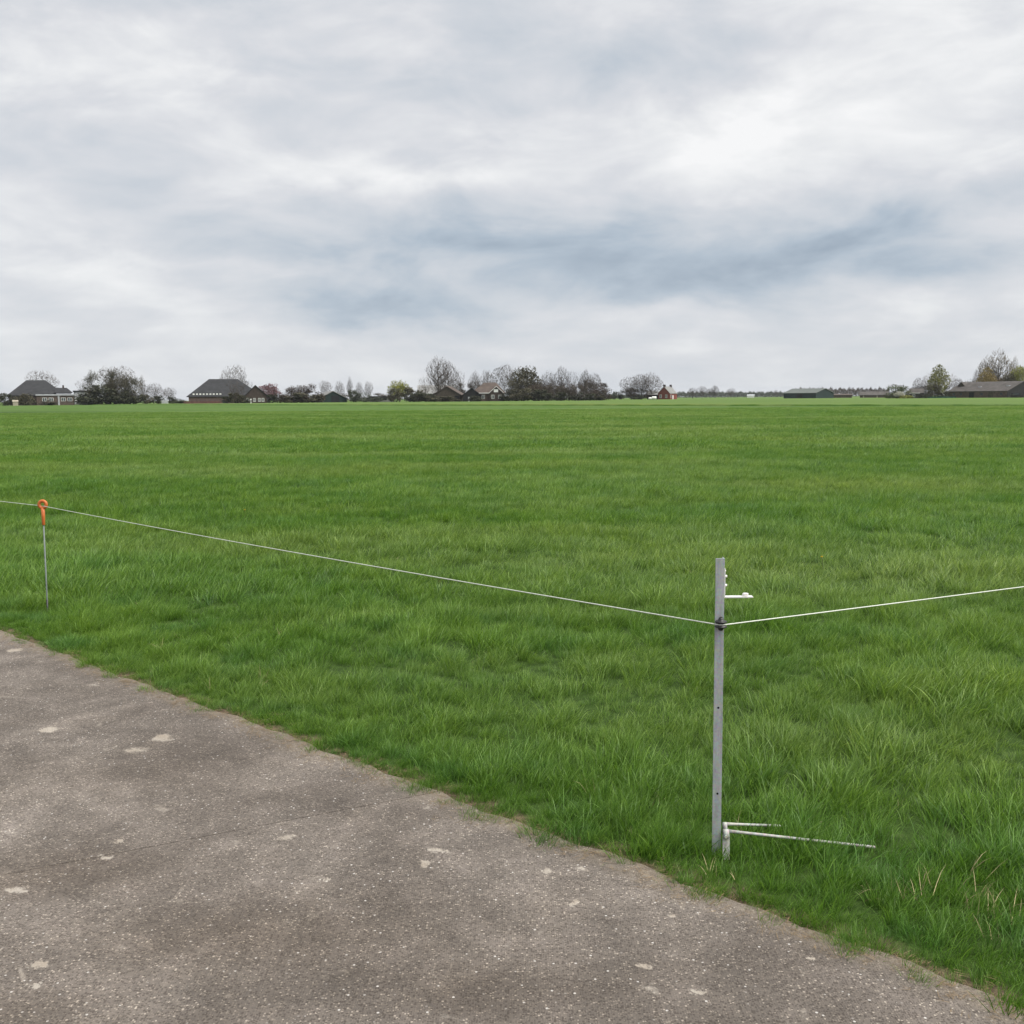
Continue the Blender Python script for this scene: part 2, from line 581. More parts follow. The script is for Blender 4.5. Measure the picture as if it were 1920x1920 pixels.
# ------------------------------------------------------------------ ground and far field
S = 4500
gmb = MB().poly([(-S, -S, 0), (S, -S, 0), (S, S, 0), (-S, S, 0)], [(0, 1, 2, 3)])
tag(gmb.build('ground', M['turf']), kind='structure')

random.seed(5)
fa = DA - DDIR * 3000
fb = DA + DDIR * 4200
nseg = 700
front, toe = [], []
for i in range(nseg + 1):
    # dense sampling where the boundary is in view
    u = (i / nseg - 0.42)
    s_ = 260 * u + 24000 * u ** 3
    p = DA + DDIR * s_
    w = 0.2 * math.sin(s_ * 0.11) + 0.1 * math.sin(s_ * 0.33 + 1) + random.uniform(-0.06, 0.06)
    toe.append((p.x + DN.x * w, p.y + DN.y * w, -0.02))
    q = w + 0.35
    front.append((p.x + DN.x * q, p.y + DN.y * q, 0.25 + 0.02 * math.sin(s_ * 0.9) + random.uniform(-0.02, 0.02)))
fm = MB()
bank = MB()
n = len(front)
bank.poly(toe + front, [(i, i + 1, n + i + 1, n + i) for i in range(n - 1)])
back = [(fx + DN.x * 6, fy + DN.y * 6, 0.25) for (fx, fy, _) in front]
fm.poly(front + back, [(i, i + 1, n + i + 1, n + i) for i in range(n - 1)])
fm.poly([back[0], back[-1], (back[-1][0] + DN.x * 3600 + 0, back[-1][1] + DN.y * 3600, 0.25), (back[0][0] + DN.x * 3600, back[0][1] + DN.y * 3600, 0.25)], [(0, 1, 2, 3)])
ff = tag(fm.build('far_field', M['far_turf']), kind='structure')
tag(bank.build('ditch_bank', M['turf']), kind='structure')

# ------------------------------------------------------------------ road of cast slabs
road = empty('road', (0, 0, 0))
tag(road, kind='structure')
J = Vector((0.895, 0.447, 0)).normalized()        # direction of the joints
J0 = on_ground(240, 1278)
J1 = on_ground(650, 1523)
step = (J1 - J0).dot(EDIR) - (J1 - J0).dot(EN) * (J.dot(EDIR) / J.dot(EN))
edge_pt = lambda P: P + J * ((EA - P).dot(EN) / J.dot(EN))
base_t = (edge_pt(J0) - EA).dot(EDIR)
ROAD_W = 4.6
rng = random.Random(3)
RZ = 0.012
mids = MB().poly([tuple(EA - EDIR * 20 - EN * 0.02 + Vector((0, 0, -0.03)) * 0 + Vector((0, 0, 0.0103))), tuple(EB + EDIR * 8 - EN * 0.02 + Vector((0, 0, 0.0103))),
                  tuple(EB + EDIR * 8 - EN * (ROAD_W + 2) + Vector((0, 0, 0.0103))), tuple(EA - EDIR * 20 - EN * (ROAD_W + 2) + Vector((0, 0, 0.0103)))], [(0, 3, 2, 1)])
mids.build('road_bed', M['joint'], road)
for k in range(-5, 4):
    t0, t1 = base_t + k * step + 0.0013, base_t + (k + 1) * step - 0.0013
    e0, e1 = EA + EDIR * t0, EA + EDIR * t1
    jl = ROAD_W / abs(J.dot(EN))
    # outline: along the edge, then the joint back, far edge, joint forward
    out = []
    ns = 48
    for i in range(ns + 1):
        t = t0 + (t1 - t0) * i / ns
        w = float(edge_noise(np.array(t))) * 0.5 + rng.uniform(-0.006, 0.006)
        out.append(EA + EDIR * t + EN * w)
    nj = 60
    for i in range(1, nj):
        p = e1 - J * (jl * i / nj)
        out.append(p + EDIR * rng.uniform(-0.0025, 0.0015))
    out.append(e1 - J * jl)
    out.append(e0 - J * jl)
    for i in range(nj - 1, 0, -1):
        p = e0 - J * (jl * i / nj)
        out.append(p + EDIR * rng.uniform(-0.0015, 0.0025))
    mb = MB()
    nn = len(out)
    dz = rng.uniform(-0.0004, 0.0012)
    pts = [(p.x, p.y, RZ + dz) for p in out] + [(p.x, p.y, -0.06) for p in out]
    fs = [tuple(range(nn))[::-1]] + [(i, (i + 1) % nn, nn + (i + 1) % nn, nn + i) for i in range(nn)]
    mb.poly(pts, fs)
    o = mb.build('concrete_slab', M['road'], road)
    o.data.validate()
    if o.data.polygons[0].normal.z < 0:
        o.data.flip_normals()

# ------------------------------------------------------------------ grass
rs = np.random.RandomState(11)
hidden = bpy.data.collections.new('grass_sources')


def tuft_mesh(name, nblade, rad, length, width, lean, seed, segs=3, mat=None, lay=0.0):
    r = np.random.RandomState(seed)
    V, F, tone, tipv = [], [], [], []
    for _ in range(nblade):
        a = r.uniform(0, 2 * np.pi)
        rr = rad * math.sqrt(r.uniform())
        bx, by = rr * math.cos(a), rr * math.sin(a)
        L = length * r.uniform(0.55, 1.2)
        if r.uniform() < 0.06:
            L *= 1.35
        # heading mixes the wind (+x), the outward splay and chance
        hx = lean + 0.45 * math.cos(a) * rr / rad + r.normal(0, 0.62)
        hy = 0.45 * math.sin(a) * rr / rad + r.normal(0, 0.62)
        hl = math.hypot(hx, hy) + 1e-6
        hx, hy = hx / hl, hy / hl
        tilt = abs(r.normal(0.24, 0.24)) + 0.25 * lean + lay
        curl = r.uniform(0.2, 2.0) * (0.6 + 0.5 * lean)
        wd = width * r.uniform(0.6, 1.25)
        fa = r.uniform(0, np.pi)                      # blade twist: which way its flat side looks
        tx, ty = math.cos(fa), math.sin(fa)
        p = np.array([bx, by, -0.01])
        o = len(V)
        tn = r.uniform()
        for s in range(segs + 1):
            f = s / segs
            th = tilt + curl * f * f
            w = wd * (1 - f ** 1.6) * 0.5
            if s < segs:
                V.append((p[0] - tx * w, p[1] - ty * w, p[2]))
                V.append((p[0] + tx * w, p[1] + ty * w, p[2]))
                tone += [tn, tn]
                tipv += [f, f]
            else:
                V.append(tuple(p))
                tone += [tn]
                tipv += [f]
            ds = L / segs
            p = p + np.array([hx * math.sin(th), hy * math.sin(th), math.cos(th)]) * ds
        for s in range(segs - 1):
            F.append((o + 2 * s, o + 2 * s + 1, o + 2 * s + 3, o + 2 * s + 2))
        F.append((o + 2 * segs - 2, o + 2 * segs - 1, o + 2 * segs))
    me = bpy.data.meshes.new(name)
    me.from_pydata(V, [], F)
    at = me.attributes.new('tone', 'FLOAT', 'POINT')
    at.data.foreach_set('value', tone)
    at = me.attributes.new('tip', 'FLOAT', 'POINT')
    at.data.foreach_set('value', tipv)
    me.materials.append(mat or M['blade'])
    me.polygons.foreach_set('use_smooth', [True] * len(me.polygons))
    me.update()
    return bpy.data.objects.new(name, me)


def tuft_collection(name, n, **kw):
    c = bpy.data.collections.new(name)
    for i in range(n):
        c.objects.link(tuft_mesh('%s_%02d' % (name, i), seed=100 + i * 7 + len(name), lean=0.25 + 0.55 * (i / max(1, n - 1)), **kw))
    return c


def jgrid(x, y, cell, seed):
    """nearest jittered-grid centre of each point: offset vector, distance and the centre's random numbers"""
    best = np.full(x.shape, 1e9)
    ox, oy = np.zeros_like(x), np.zeros_like(x)
    h1, h2, h3 = np.zeros_like(x), np.zeros_like(x), np.zeros_like(x)
    ci, cj = np.floor(x / cell), np.floor(y / cell)

    def hsh(i, j, s):
        v = np.sin(i * 127.1 + j * 311.7 + s * 74.7 + seed * 13.13) * 43758.5453
        return v - np.floor(v)
    for di in (-1, 0, 1):
        for dj in (-1, 0, 1):
            i, j = ci + di, cj + dj
            cx, cy = (i + hsh(i, j, 1)) * cell, (j + hsh(i, j, 2)) * cell
            d = (x - cx) ** 2 + (y - cy) ** 2
            mk = d < best
            best = np.where(mk, d, best)
            ox, oy = np.where(mk, x - cx, ox), np.where(mk, y - cy, oy)
            h1, h2, h3 = np.where(mk, hsh(i, j, 3), h1), np.where(mk, hsh(i, j, 4), h2), np.where(mk, hsh(i, j, 5), h3)
    return ox, oy, np.sqrt(best), h1, h2, h3


def vnoise(x, y, s):
    return (np.sin(x * 1.7 * s + np.sin(y * 1.3 * s) * 1.5) + np.sin(y * 2.1 * s + np.sin(x * 0.9 * s + 2) * 1.7)
            + 0.6 * np.sin((x + y) * 3.7 * s + 1.1)) / 2.6


def edge_dist(x, y):
    t = (x - EA.x) * EDIR.x + (y - EA.y) * EDIR.y
    d = (x - EA.x) * EN.x + (y - EA.y) * EN.y
    return d, t


def scatter_band(name, d0, d1, dens, coll, nvar, s0, s1, clump, margin=0.62, label=None, falloff=None, verge=None, vary=0.95):
    # points in a wedge in front of the camera, even density on the ground
    area = margin * 2 * (d1 * d1 - d0 * d0) / 2
    N = int(area * dens)
    d = np.sqrt(rs.uniform(d0 * d0, d1 * d1, N))
    x = rs.uniform(-margin, margin, N) * (d + 1.2)
    y = d
    if falloff:
        keep = rs.uniform(size=N) < np.clip((d0 / d) ** falloff, 0, 1)
        x, y = x[keep], y[keep]
    de, te = edge_dist(x, y)
    de = de - edge_noise(te) * 1.0 + 0.045 - 0.03 * np.sin(te * 19.0 + 3 * np.sin(te * 4.1))
    keep = de > rs.uniform(0, 1, len(x)) ** 2 * 0.08 - 0.02
    x, y, de = x[keep], y[keep], de[keep]
    if verge:
        keep = de < verge * rs.uniform(0, 1, len(x))
        x, y, de = x[keep], y[keep], de[keep]
    keep = (x - DA.x) * DN.x + (y - DA.y) * DN.y < -1.0
    x, y, de = x[keep], y[keep], de[keep]
    ox, oy, r, h1, h2, h3 = jgrid(x, y, clump, 1)
    ox2, oy2, r2, g1, g2, g3 = jgrid(x, y, clump * 3.1, 2)
    rel = np.clip(r / (clump * 0.6), 0, 1.2)
    sc = (1 + vary * ((0.68 + 0.62 * h1) * (1.16 - 0.40 * rel ** 2) * (0.78 + 0.45 * g1) - 1))
    sc *= 1 + 0.13 * vnoise(x, y, 0.8)
    sc *= np.clip(0.50 + de * 0.9, 0.50, 1.0)           # shorter beside the road
    sc *= rs.uniform(s0, s1, len(x))
    wind = 0.15 + 0.9 * vnoise(x, y, 0.33) + 0.6 * (h2 - 0.5)
    ang_w = wind
    wx = np.cos(ang_w) * 0.75 + 1.0 * ox / clump + 0.5 * ox2 / clump / 3
    wy = np.sin(ang_w) * 0.75 + 1.0 * oy / clump + 0.5 * oy2 / clump / 3
    near = np.clip(1 - de / 0.25, 0, 1)
    wx -= EN.x * near * 0.9
    wy -= EN.y * near * 0.9
    ph = np.arctan2(wy, wx) + rs.normal(0, 0.45, len(x))
    n_ = len(x)
    me = bpy.data.meshes.new(name)
    me.vertices.add(n_)
    co = np.zeros((n_, 3), dtype=np.float32)
    co[:, 0], co[:, 1] = x, y
    me.vertices.foreach_set('co', co.ravel())
    rot = np.zeros((n_, 3), dtype=np.float32)
    rot[:, 0] = rs.normal(0, 0.10, n_)
    rot[:, 1] = rs.normal(0.05, 0.10, n_)
    rot[:, 2] = ph
    a = me.attributes.new('rot', 'FLOAT_VECTOR', 'POINT')
    a.data.foreach_set('vector', rot.ravel())
    a = me.attributes.new('scl', 'FLOAT', 'POINT')
    a.data.foreach_set('value', sc.astype(np.float32))
    a = me.attributes.new('var', 'INT', 'POINT')
    a.data.foreach_set('value', rs.randint(0, nvar, n_).astype(np.int32))
    me.update()
    return scatter_object(name, me, coll)


def scatter_object(name, me, coll):
    o = bpy.data.objects.new(name, me)
    COL.objects.link(o)
    ng = bpy.data.node_groups.new(name + '_scatter', 'GeometryNodeTree')
    ng.interface.new_socket('Geometry', in_out='INPUT', socket_type='NodeSocketGeometry')
    ng.interface.new_socket('Geometry', in_out='OUTPUT', socket_type='NodeSocketGeometry')
    N = ng.nodes
    gi, go = N.new('NodeGroupInput'), N.new('NodeGroupOutput')
    ip = N.new('GeometryNodeInstanceOnPoints')
    ci = N.new('GeometryNodeCollectionInfo')
    ci.inputs['Collection'].default_value = coll
    ci.inputs['Separate Children'].default_value = True
    ci.inputs['Reset Children'].default_value = True

    def attr(nm, ty):
        a = N.new('GeometryNodeInputNamedAttribute')
        a.data_type = ty
        a.inputs['Name'].default_value = nm
        return a.outputs['Attribute']
    L = ng.links.new
    L(gi.outputs[0], ip.inputs['Points'])
    L(ci.outputs[0], ip.inputs['Instance'])
    ip.inputs['Pick Instance'].default_value = True
    L(attr('var', 'INT'), ip.inputs['Instance Index'])
    L(attr('rot', 'FLOAT_VECTOR'), ip.inputs['Rotation'])
    L(attr('scl', 'FLOAT'), ip.inputs['Scale'])
    L(ip.outputs[0], go.inputs[0])
    md = o.modifiers.new('scatter', 'NODES')
    md.node_group = ng
    return o


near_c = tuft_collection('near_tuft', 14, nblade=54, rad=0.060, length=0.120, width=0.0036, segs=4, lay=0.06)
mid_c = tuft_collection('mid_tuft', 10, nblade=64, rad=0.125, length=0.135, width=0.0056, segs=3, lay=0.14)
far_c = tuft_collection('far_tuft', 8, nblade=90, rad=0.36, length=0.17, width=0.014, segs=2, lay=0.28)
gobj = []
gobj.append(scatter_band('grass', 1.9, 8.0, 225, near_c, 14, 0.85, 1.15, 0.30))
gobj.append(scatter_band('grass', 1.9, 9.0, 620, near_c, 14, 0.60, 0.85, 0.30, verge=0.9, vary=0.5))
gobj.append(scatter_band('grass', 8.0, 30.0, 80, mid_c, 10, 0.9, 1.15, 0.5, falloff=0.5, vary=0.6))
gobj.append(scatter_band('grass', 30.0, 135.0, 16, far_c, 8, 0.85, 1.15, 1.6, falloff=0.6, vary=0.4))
for o, lb in zip(gobj, ('lush green meadow grass in long blades beside the concrete road', 'short green grass in the strip along the concrete road', 'green meadow grass across the middle of the field',
                        'green meadow grass towards the far side of the field')):
    tag(o, lb, 'grass', kind='stuff')

# dead stalks and litter ---------------------------------------------------
M['straw_blade'] = M['straw']
M['litter'] = principled('dry_litter', (0.20, 0.145, 0.085), 0.9, 0.1, 0, 0.35, 30.0)
straw_c = bpy.data.collections.new('straw_src')
for i in range(6):
    straw_c.objects.link(tuft_mesh('straw_src_%02d' % i, 4, 0.035, 0.075, 0.0026, 0.9, 900 + i, 3, M['straw']))
lit_c = bpy.data.collections.new('litter_src')
for i in range(6):
    o_ = tuft_mesh('litter_src_%02d' % i, 9, 0.06, 0.045, 0.0022, 0.3, 950 + i, 2, M['litter'])
    o_.data.transform(Matrix.Rotation(R(86), 4, 'Y'))
    o_.data.transform(Matrix.Scale(0.12, 4, (0, 0, 1)))
    litz = min(v.co.z for v in o_.data.vertices)
    o_.data.transform(Matrix.Translation((0, 0, 0.016 - litz * 0.6)))
    lit_c.objects.link(o_)


def scatter_points(name, pts, scl, coll, nvar, flat=False):
    me = bpy.data.meshes.new(name)
    me.from_pydata(pts, [], [])
    n_ = len(pts)
    rot = np.zeros((n_, 3), dtype=np.float32)
    if not flat:
        rot[:, 0] = rs.normal(0, 0.25, n_)
        rot[:, 1] = rs.normal(0, 0.25, n_)
    rot[:, 2] = rs.uniform(0, 6.28, n_)
    me.attributes.new('rot', 'FLOAT_VECTOR', 'POINT').data.foreach_set('vector', rot.ravel())
    me.attributes.new('scl', 'FLOAT', 'POINT').data.foreach_set('value', np.array(scl, dtype=np.float32))
    me.attributes.new('var', 'INT', 'POINT').data.foreach_set('value', rs.randint(0, nvar, n_).astype(np.int32))
    return scatter_object(name, me, coll)


sp, ss = [], []
for (px, py, k, rad, s) in [(1115, 1500, 1, .01, 1.3), (1665, 1672, 6, .07, 1.2), (1780, 1680, 5, .06, 1.2), (1850, 1722, 5, .06, 1.3),
                            (1905, 1745, 4, .05, 1.2), (1225, 1510, 2, .03, 1.0), (1215, 1500, 1, .03, 1.0), (235, 1150, 7, .16, 1.1),
                            (350, 1215, 6, .16, 1.0), (1520, 1560, 3, .05, .9), (1395, 1570, 3, .05, .8), (480, 1290, 4, .12, 1.0), (1340, 1640, 3, .04, .9)]:
    q = on_ground(px, py)
    for _ in range(k):
        sp.append((q.x + rs.normal(0, rad), q.y + rs.normal(0, rad), 0.02))
        ss.append(s * rs.uniform(0.8, 1.2))
for _ in range(150):
    d_ = math.sqrt(rs.uniform(2.2 ** 2, 13 ** 2))
    x_ = rs.uniform(-0.6, 0.6) * d_
    if edge_dist(x_, d_)[0] > 0.12:
        sp.append((x_, d_, 0.01))
        ss.append(rs.uniform(0.5, 0.9))
tag(scatter_points('dead_grass', sp, ss, straw_c, 6), 'dry straw coloured stalks among the green grass', 'dead grass', kind='stuff')
lp, ls = [], []
for _ in range(1500):
    t_ = rs.uniform(-1.5, 8.0)
    p_ = EA + EDIR * t_ + EN * (float(edge_noise(np.array(t_))) * 1.0 + rs.normal(-0.035, 0.045))
    lp.append((p_.x, p_.y, 0.002))
    ls.append(rs.uniform(0.35, 1.0))
tag(scatter_points('grass_litter', lp, ls, lit_c, 6, True), 'brown dry grass litter lying along the road edge', 'litter', kind='stuff')

# small stones and crumbs of soil on the road
M['pebble'] = principled('pebble', (0.22, 0.20, 0.17), 0.8, 0.2, 0, 0.3, 60.0)
peb_c = bpy.data.collections.new('pebble_src')
for i in range(4):
    r_ = random.Random(i)
    mb = MB()
    mb.lathe([(0.25, -0.35), (0.8, -0.2), (1.0, 0.1), (0.7, 0.5), (0.25, 0.62)], 7)
    mb.v = [(x * r_.uniform(0.8, 1.2), y * r_.uniform(0.6, 1.0), z * r_.uniform(0.7, 1.0)) for (x, y, z) in mb.v]
    peb_c.objects.link(bpy.data.objects.new('pebble_src_%d' % i, mb.mesh('pebble_src', M['pebble'], True)))
pp, ps = [], []
for _ in range(420):
    t_ = rs.uniform(-2.0, 7.5)
    off = -abs(rs.normal(0, 0.12)) if rs.uniform() < 0.65 else -rs.uniform(0, 3.2)
    p_ = EA + EDIR * t_ + EN * (off - 0.01)
    sz = abs(rs.normal(0, 0.0013)) + 0.001
    pp.append((p_.x, p_.y, RZ + 0.001))
    ps.append(sz)
tag(scatter_points('gravel', pp, ps, peb_c, 4, True), 'small loose grit scattered over the concrete road', 'gravel', kind='stuff')


# ------------------------------------------------------------------ fence post
def metal_mat(name, color, rough, metal, streak=0.25):
    m = bpy.data.materials.new(name)
    m.use_nodes = True
    T = NT(m.node_tree)
    co = T.new('ShaderNodeTexCoord').outputs['Object']
    f = T.noise(T.vmath('MULTIPLY', co, (60, 60, 9)), 1.0, 5.0, 0.65)
    sp_ = T.voronoi(co, 160.0, 'Color')
    c = T.ramp(f, [(0.28, tuple(x * (1 - streak) for x in color)), (0.55, color), (0.8, tuple(min(1, x * (1 + streak * .7)) for x in color))])
    c = T.mix(0.12, c, sp_, 'OVERLAY')
    rust = T.smooth(T.noise(T.vmath('MULTIPLY', co, (50, 50, 22)), 1.0, 5.0, 0.7), 0.66, 0.76)
    c = T.mix(T.math('MULTIPLY', rust, 0.5), c, (0.20, 0.13, 0.085, 1))
    b = T.new('ShaderNodeBsdfPrincipled')
    T.put(b.inputs['Base Color'], c)
    T.put(b.inputs['Roughness'], T.math('MULTIPLY_ADD', f, 0.3, rough - 0.15))
    b.inputs['Metallic'].default_value = metal
    T.put(b.inputs['Normal'], T.bump(T.noise(co, 300.0, 4.0, 0.6), 0.25, 0.001))
    o = T.new('ShaderNodeOutputMaterial')
    T.t.links.new(b.outputs[0], o.inputs[0])
    return m


M['galv'] = metal_mat('galvanised_steel', (0.375, 0.40, 0.41), 0.55, 0.35)
M['zinc'] = metal_mat('bright_zinc', (0.72, 0.72, 0.70), 0.45, 0.2, 0.12)
M['chalk'] = metal_mat('weathered_white_paint', (0.37, 0.37, 0.345), 0.85, 0.0, 0.35)
M['black'] = principled('black_plastic', (0.012, 0.012, 0.013), 0.45, 0.5, 0, 0.2, 30)
M['cord'] = principled('white_polywire', (0.60, 0.63, 0.56), 0.6, 0.3, 0, 0.15, 250.0)
M['hole'] = principled('dark_hole', (0.01, 0.01, 0.01), 0.9, 0.1, 0, 0.1, 10)
M['orange'] = principled('orange_plastic', (0.47, 0.125, 0.030), 0.45, 0.4, 0, 0.08, 30)
M['fibre'] = principled('grey_fibreglass', (0.14, 0.165, 0.155), 0.55, 0.4, 0, 0.12, 30)

PB = on_ground(1343, 1606)
k = PB.y / 1920.0                       # metres per photo pixel at the post
PTOP = at_dist(1348.5, 1047, PB.y)
PH = PTOP.z
post = empty('fence_post', PB, 0.0, 'galvanised angle iron corner post with foot stays standing in the grass', 'fence post')
post.rotation_euler = (0, (PTOP.x - PB.x) / PH * 0.35, 0)
hw = 0.0155
th = 0.0035
mb = MB()
# angle section: front flange and a flange running back from its right edge, one solid
sec = [(-hw, 0), (hw, 0), (hw, 0.031), (hw - th, 0.031), (hw - th, th), (-hw, th)]
zs = [-0.22] + [PH * i / 8 for i in range(9)]
vv = [(x, y, z) for z in zs for (x, y) in sec]
ff_ = []
for i in range(len(zs) - 1):
    for j in range(6):
        j2 = (j + 1) % 6
        ff_.append((i * 6 + j, i * 6 + j2, (i + 1) * 6 + j2, (i + 1) * 6 + j))
ff_.append((0, 5, 4, 1)), ff_.append((1, 4, 3, 2))
b_ = (len(zs) - 1) * 6
ff_.append((b_, b_ + 1, b_ + 4, b_ + 5)), ff_.append((b_ + 1, b_ + 2, b_ + 3, b_ + 4))
mb.poly(vv, ff_)
mb.build('angle_iron', M['galv'], post, bevel=0.0008)


def pz(py):
    return at_dist(1345, py, PB.y).z


for py in (1327, 1488):
    MB().lathe([(0.0038, 0.0), (0.0038, -0.0006)], 14, (0.0 if py < 1400 else 0.001, 0.0, pz(py)), 'Y').build('bolt_hole', M['hole'], post)
# bracket on the right flange
x0 = hw + 0.0005
br = MB()
zb = pz(1122)
zt = pz(1067)
br.box(x0, x0 + 0.0035, 0.004, 0.029, zb, zt)
bracket = br.build('bracket', M['zinc'], post, bevel=0.0006)
MB().box(x0 + 0.0036, x0 + 0.099, 0.004, 0.029, zb - 0.0002, zb + 0.0042).build('bracket_arm', M['zinc'], bracket, bevel=0.0006)


def hexbolt(mb, c, axis, r, h):
    prof = [(r, 0), (r, h * 0.85), (r * 0.85, h)]
    mb.lathe(prof, 6, c, axis)


for py, h in ((1072, 0.003), (1082, 0.0075), (1099, 0.0075)):
    q = MB()
    hexbolt(q, (x0 + 0.0036, 0.0165, pz(py)), 'X', 0.0048, h)
    q.build('bolt', M['zinc'], bracket)
q = MB()
hexbolt(q, (x0 + 0.075, 0.0165, zb + 0.0043), 'Z', 0.0105, 0.010)
q.lathe([(0.0125, 0), (0.0125, 0.0018)], 16, (x0 + 0.075, 0.0165, zb + 0.0043), 'Z')
q.build('nut', M['zinc'], bracket)
# insulator
zi = pz(1167.5)
ins = MB()
ins.lathe([(0.006, 0.023), (0.009, 0.018), (0.010, 0.0125), (0.0175, 0.0115), (0.0210, 0.0090), (0.0195, 0.0060), (0.0135, 0.0028), (0.0118, 0), (0.0135, -0.0028),
           (0.0195, -0.0060), (0.0210, -0.0090), (0.0175, -0.0115), (0.010, -0.0125), (0.009, -0.018), (0.006, -0.022)], 24, (0.0005, -0.0225, zi))
ins.box(-0.0125, 0.0125, -0.012, -0.0002, zi - 0.0075, zi + 0.0075)
insulator = ins.build('insulator', M['black'], post, True)
MB().tube([(-0.004, -0.024, zi + 0.02), (0.001, -0.026, zi + 0.024), (0.006, -0.022, zi + 0.019)], 0.0035, 8).build('clip', M['black'], insulator, True)
# foot: sleeve with bolt, strap blade and two stays
fx = (1358 - 1343) * k
zf1, zf2 = pz(1549), pz(1562)
ft = MB()
ft.tube([(fx - 0.002, 0.012, zf1 - 0.006), (fx + 0.010, 0.012, zf1 - 0.006)], 0.0145, 14)
ft.tube([(fx - 0.004, -0.006, zf2), (fx + 0.013, -0.006, zf2)], 0.0165, 14)
foot = ft.build('foot_clamp', M['chalk'], post, True)
q = MB()
hexbolt(q, (fx + 0.001, -0.0205, zf2 - 0.004), 'Y', 0.0065, 0.004)
q.v = [(x, -0.0205 - (y + 0.0205), z) for (x, y, z) in q.v]
q.build('bolt', M['chalk'], foot)
strap = MB()
cs_ = []
for i in range(9):
    f = i / 8
    z = zf2 - 0.004 - f * (zf2 + 0.06)
    y = -0.004 - 0.055 * math.sin(f * 1.2) * f
    x = fx + 0.006 - 0.012 * f * f
    cs_.append((x, y, z))
pts, fcs = [], []
for (x, y, z) in cs_:
    pts += [(x - 0.0125, y - 0.002, z), (x + 0.0125, y - 0.002, z), (x + 0.0125, y + 0.003, z), (x - 0.0125, y + 0.003, z)]
for i in range(8):
    for j in range(4):
        j2 = (j + 1) % 4
        fcs.append((i * 4 + j, (i + 1) * 4 + j, (i + 1) * 4 + j2, i * 4 + j2))
fcs += [(0, 1, 2, 3), (35, 34, 33, 32)]
strap.poly(pts, fcs)
strap.build('tread_blade', M['chalk'], post, bevel=0.0008)


def stay(a, b, r):
    a, b = Vector(a), Vector(b)
    pts_ = [a + (b - a) * (i / 10) for i in range(11)]
    MB().tube(pts_, [r * (1.25 if i == 0 else 1.0) for i in range(11)], 10).build('stay', M['chalk'], post, True)


e1 = at_dist(1640, 1589, PB.y + 0.03) - PB
e2 = at_dist(1545, 1552, PB.y + 0.34) - PB
stay((fx + 0.012, -0.006, pz(1557)), e1, 0.0049)
stay((fx + 0.008, 0.014, pz(1548)), e2, 0.0047)

# ------------------------------------------------------------------ step-in stick with orange ring
SB = on_ground(89.5, 1150)
STOP = at_dist(80, 946, SB.y)
ks = SB.y / 1920.0
stick = empty('fence_stick', SB, 0.0, 'thin grey step-in fence stick with an orange ring on top', 'fence stick')
lx = STOP.x - SB.x
zr = STOP.z


def sx_(z):
    return lx * z / zr


mb = MB()
zh0, zh1 = zr - 0.155, zr - 0.024
mb.tube([(sx_(-0.1), 0, -0.1), (sx_(0.05), 0, 0.05), (sx_(zh0 + .02), 0, zh0 + .02)], 0.0055, 10)
mb.build('shaft', M['fibre'], stick, True)
MB().tube([(sx_(-0.12), 0, -0.12), (sx_(0.105), 0, 0.105)], [0.004, 0.0072], 10).build('spike', M['black'], stick, True)
hd = MB().tube([(sx_(zh0), 0, zh0), (sx_(zh0 + .004), 0, zh0 + .004), (sx_(zh0 + .06), 0, zh0 + 0.06), (sx_(zh1), 0, zh1)], [0.0095, 0.0115, 0.0125, 0.0145], 14).build('handle', M['orange'], stick, True)
ringp = []
mb = MB()
RM, rm, NR, nr = 0.0265, 0.0125, 28, 10
for i in range(NR):
    a = 2 * math.pi * i / NR
    for j in range(nr):
        b = 2 * math.pi * j / nr
        mb.v.append((sx_(zr) + (RM + rm * math.cos(b)) * math.sin(a), rm * math.sin(b), zr + (RM + rm * math.cos(b)) * math.cos(a)))
for i in range(NR):
    for j in range(nr):
        i2, j2 = (i + 1) % NR, (j + 1) % nr
        mb.f.append((i * nr + j, i2 * nr + j, i2 * nr + j2, i * nr + j2))
mb.build('ring', M['orange'], stick, True)

# ------------------------------------------------------------------ fence cord
cord_post = PB + Vector(((PTOP.x - PB.x) * 0.35 * zi / PH + 0.0005, -0.0225 - 0.0135, zi))
cord_ring = SB + Vector((sx_(zr), 0.0, zr - RM + rm + 0.003))


def sag(a, b, s, n_=40):
    return [a + (b - a) * (i / n_) + Vector((0, 0, -s * 4 * (i / n_) * (1 - i / n_))) for i in range(n_ + 1)]


far_l = on_ground(-220, 913, cord_ring.z)
rx = at_dist(1920, 1098, 4.29)
cr_ = PB + Vector((0.0005 + (PTOP.x - PB.x) * 0.35 * zi / PH, -0.0225, zi))
arc = []
for a in range(215, 311, 12):
    arc.append(cr_ + Vector((math.cos(R(a)) * 0.0138, math.sin(R(a)) * 0.0138, 0)))
dirr = (rx - cord_post)
far_r = cord_post + dirr * 4.0
pts = sag(far_l, cord_ring, 0.004, 14)[:-1] + sag(cord_ring, arc[0], 0.012, 60)[:-1] + arc + sag(arc[-1], far_r, 0.006, 40)[1:]
cmb = MB().tube(pts, 0.0021, 8)
tag(cmb.build('electric_fence', M['cord'], None, True), 'white electric fence cord strung from the orange ring round the steel post', 'fence')

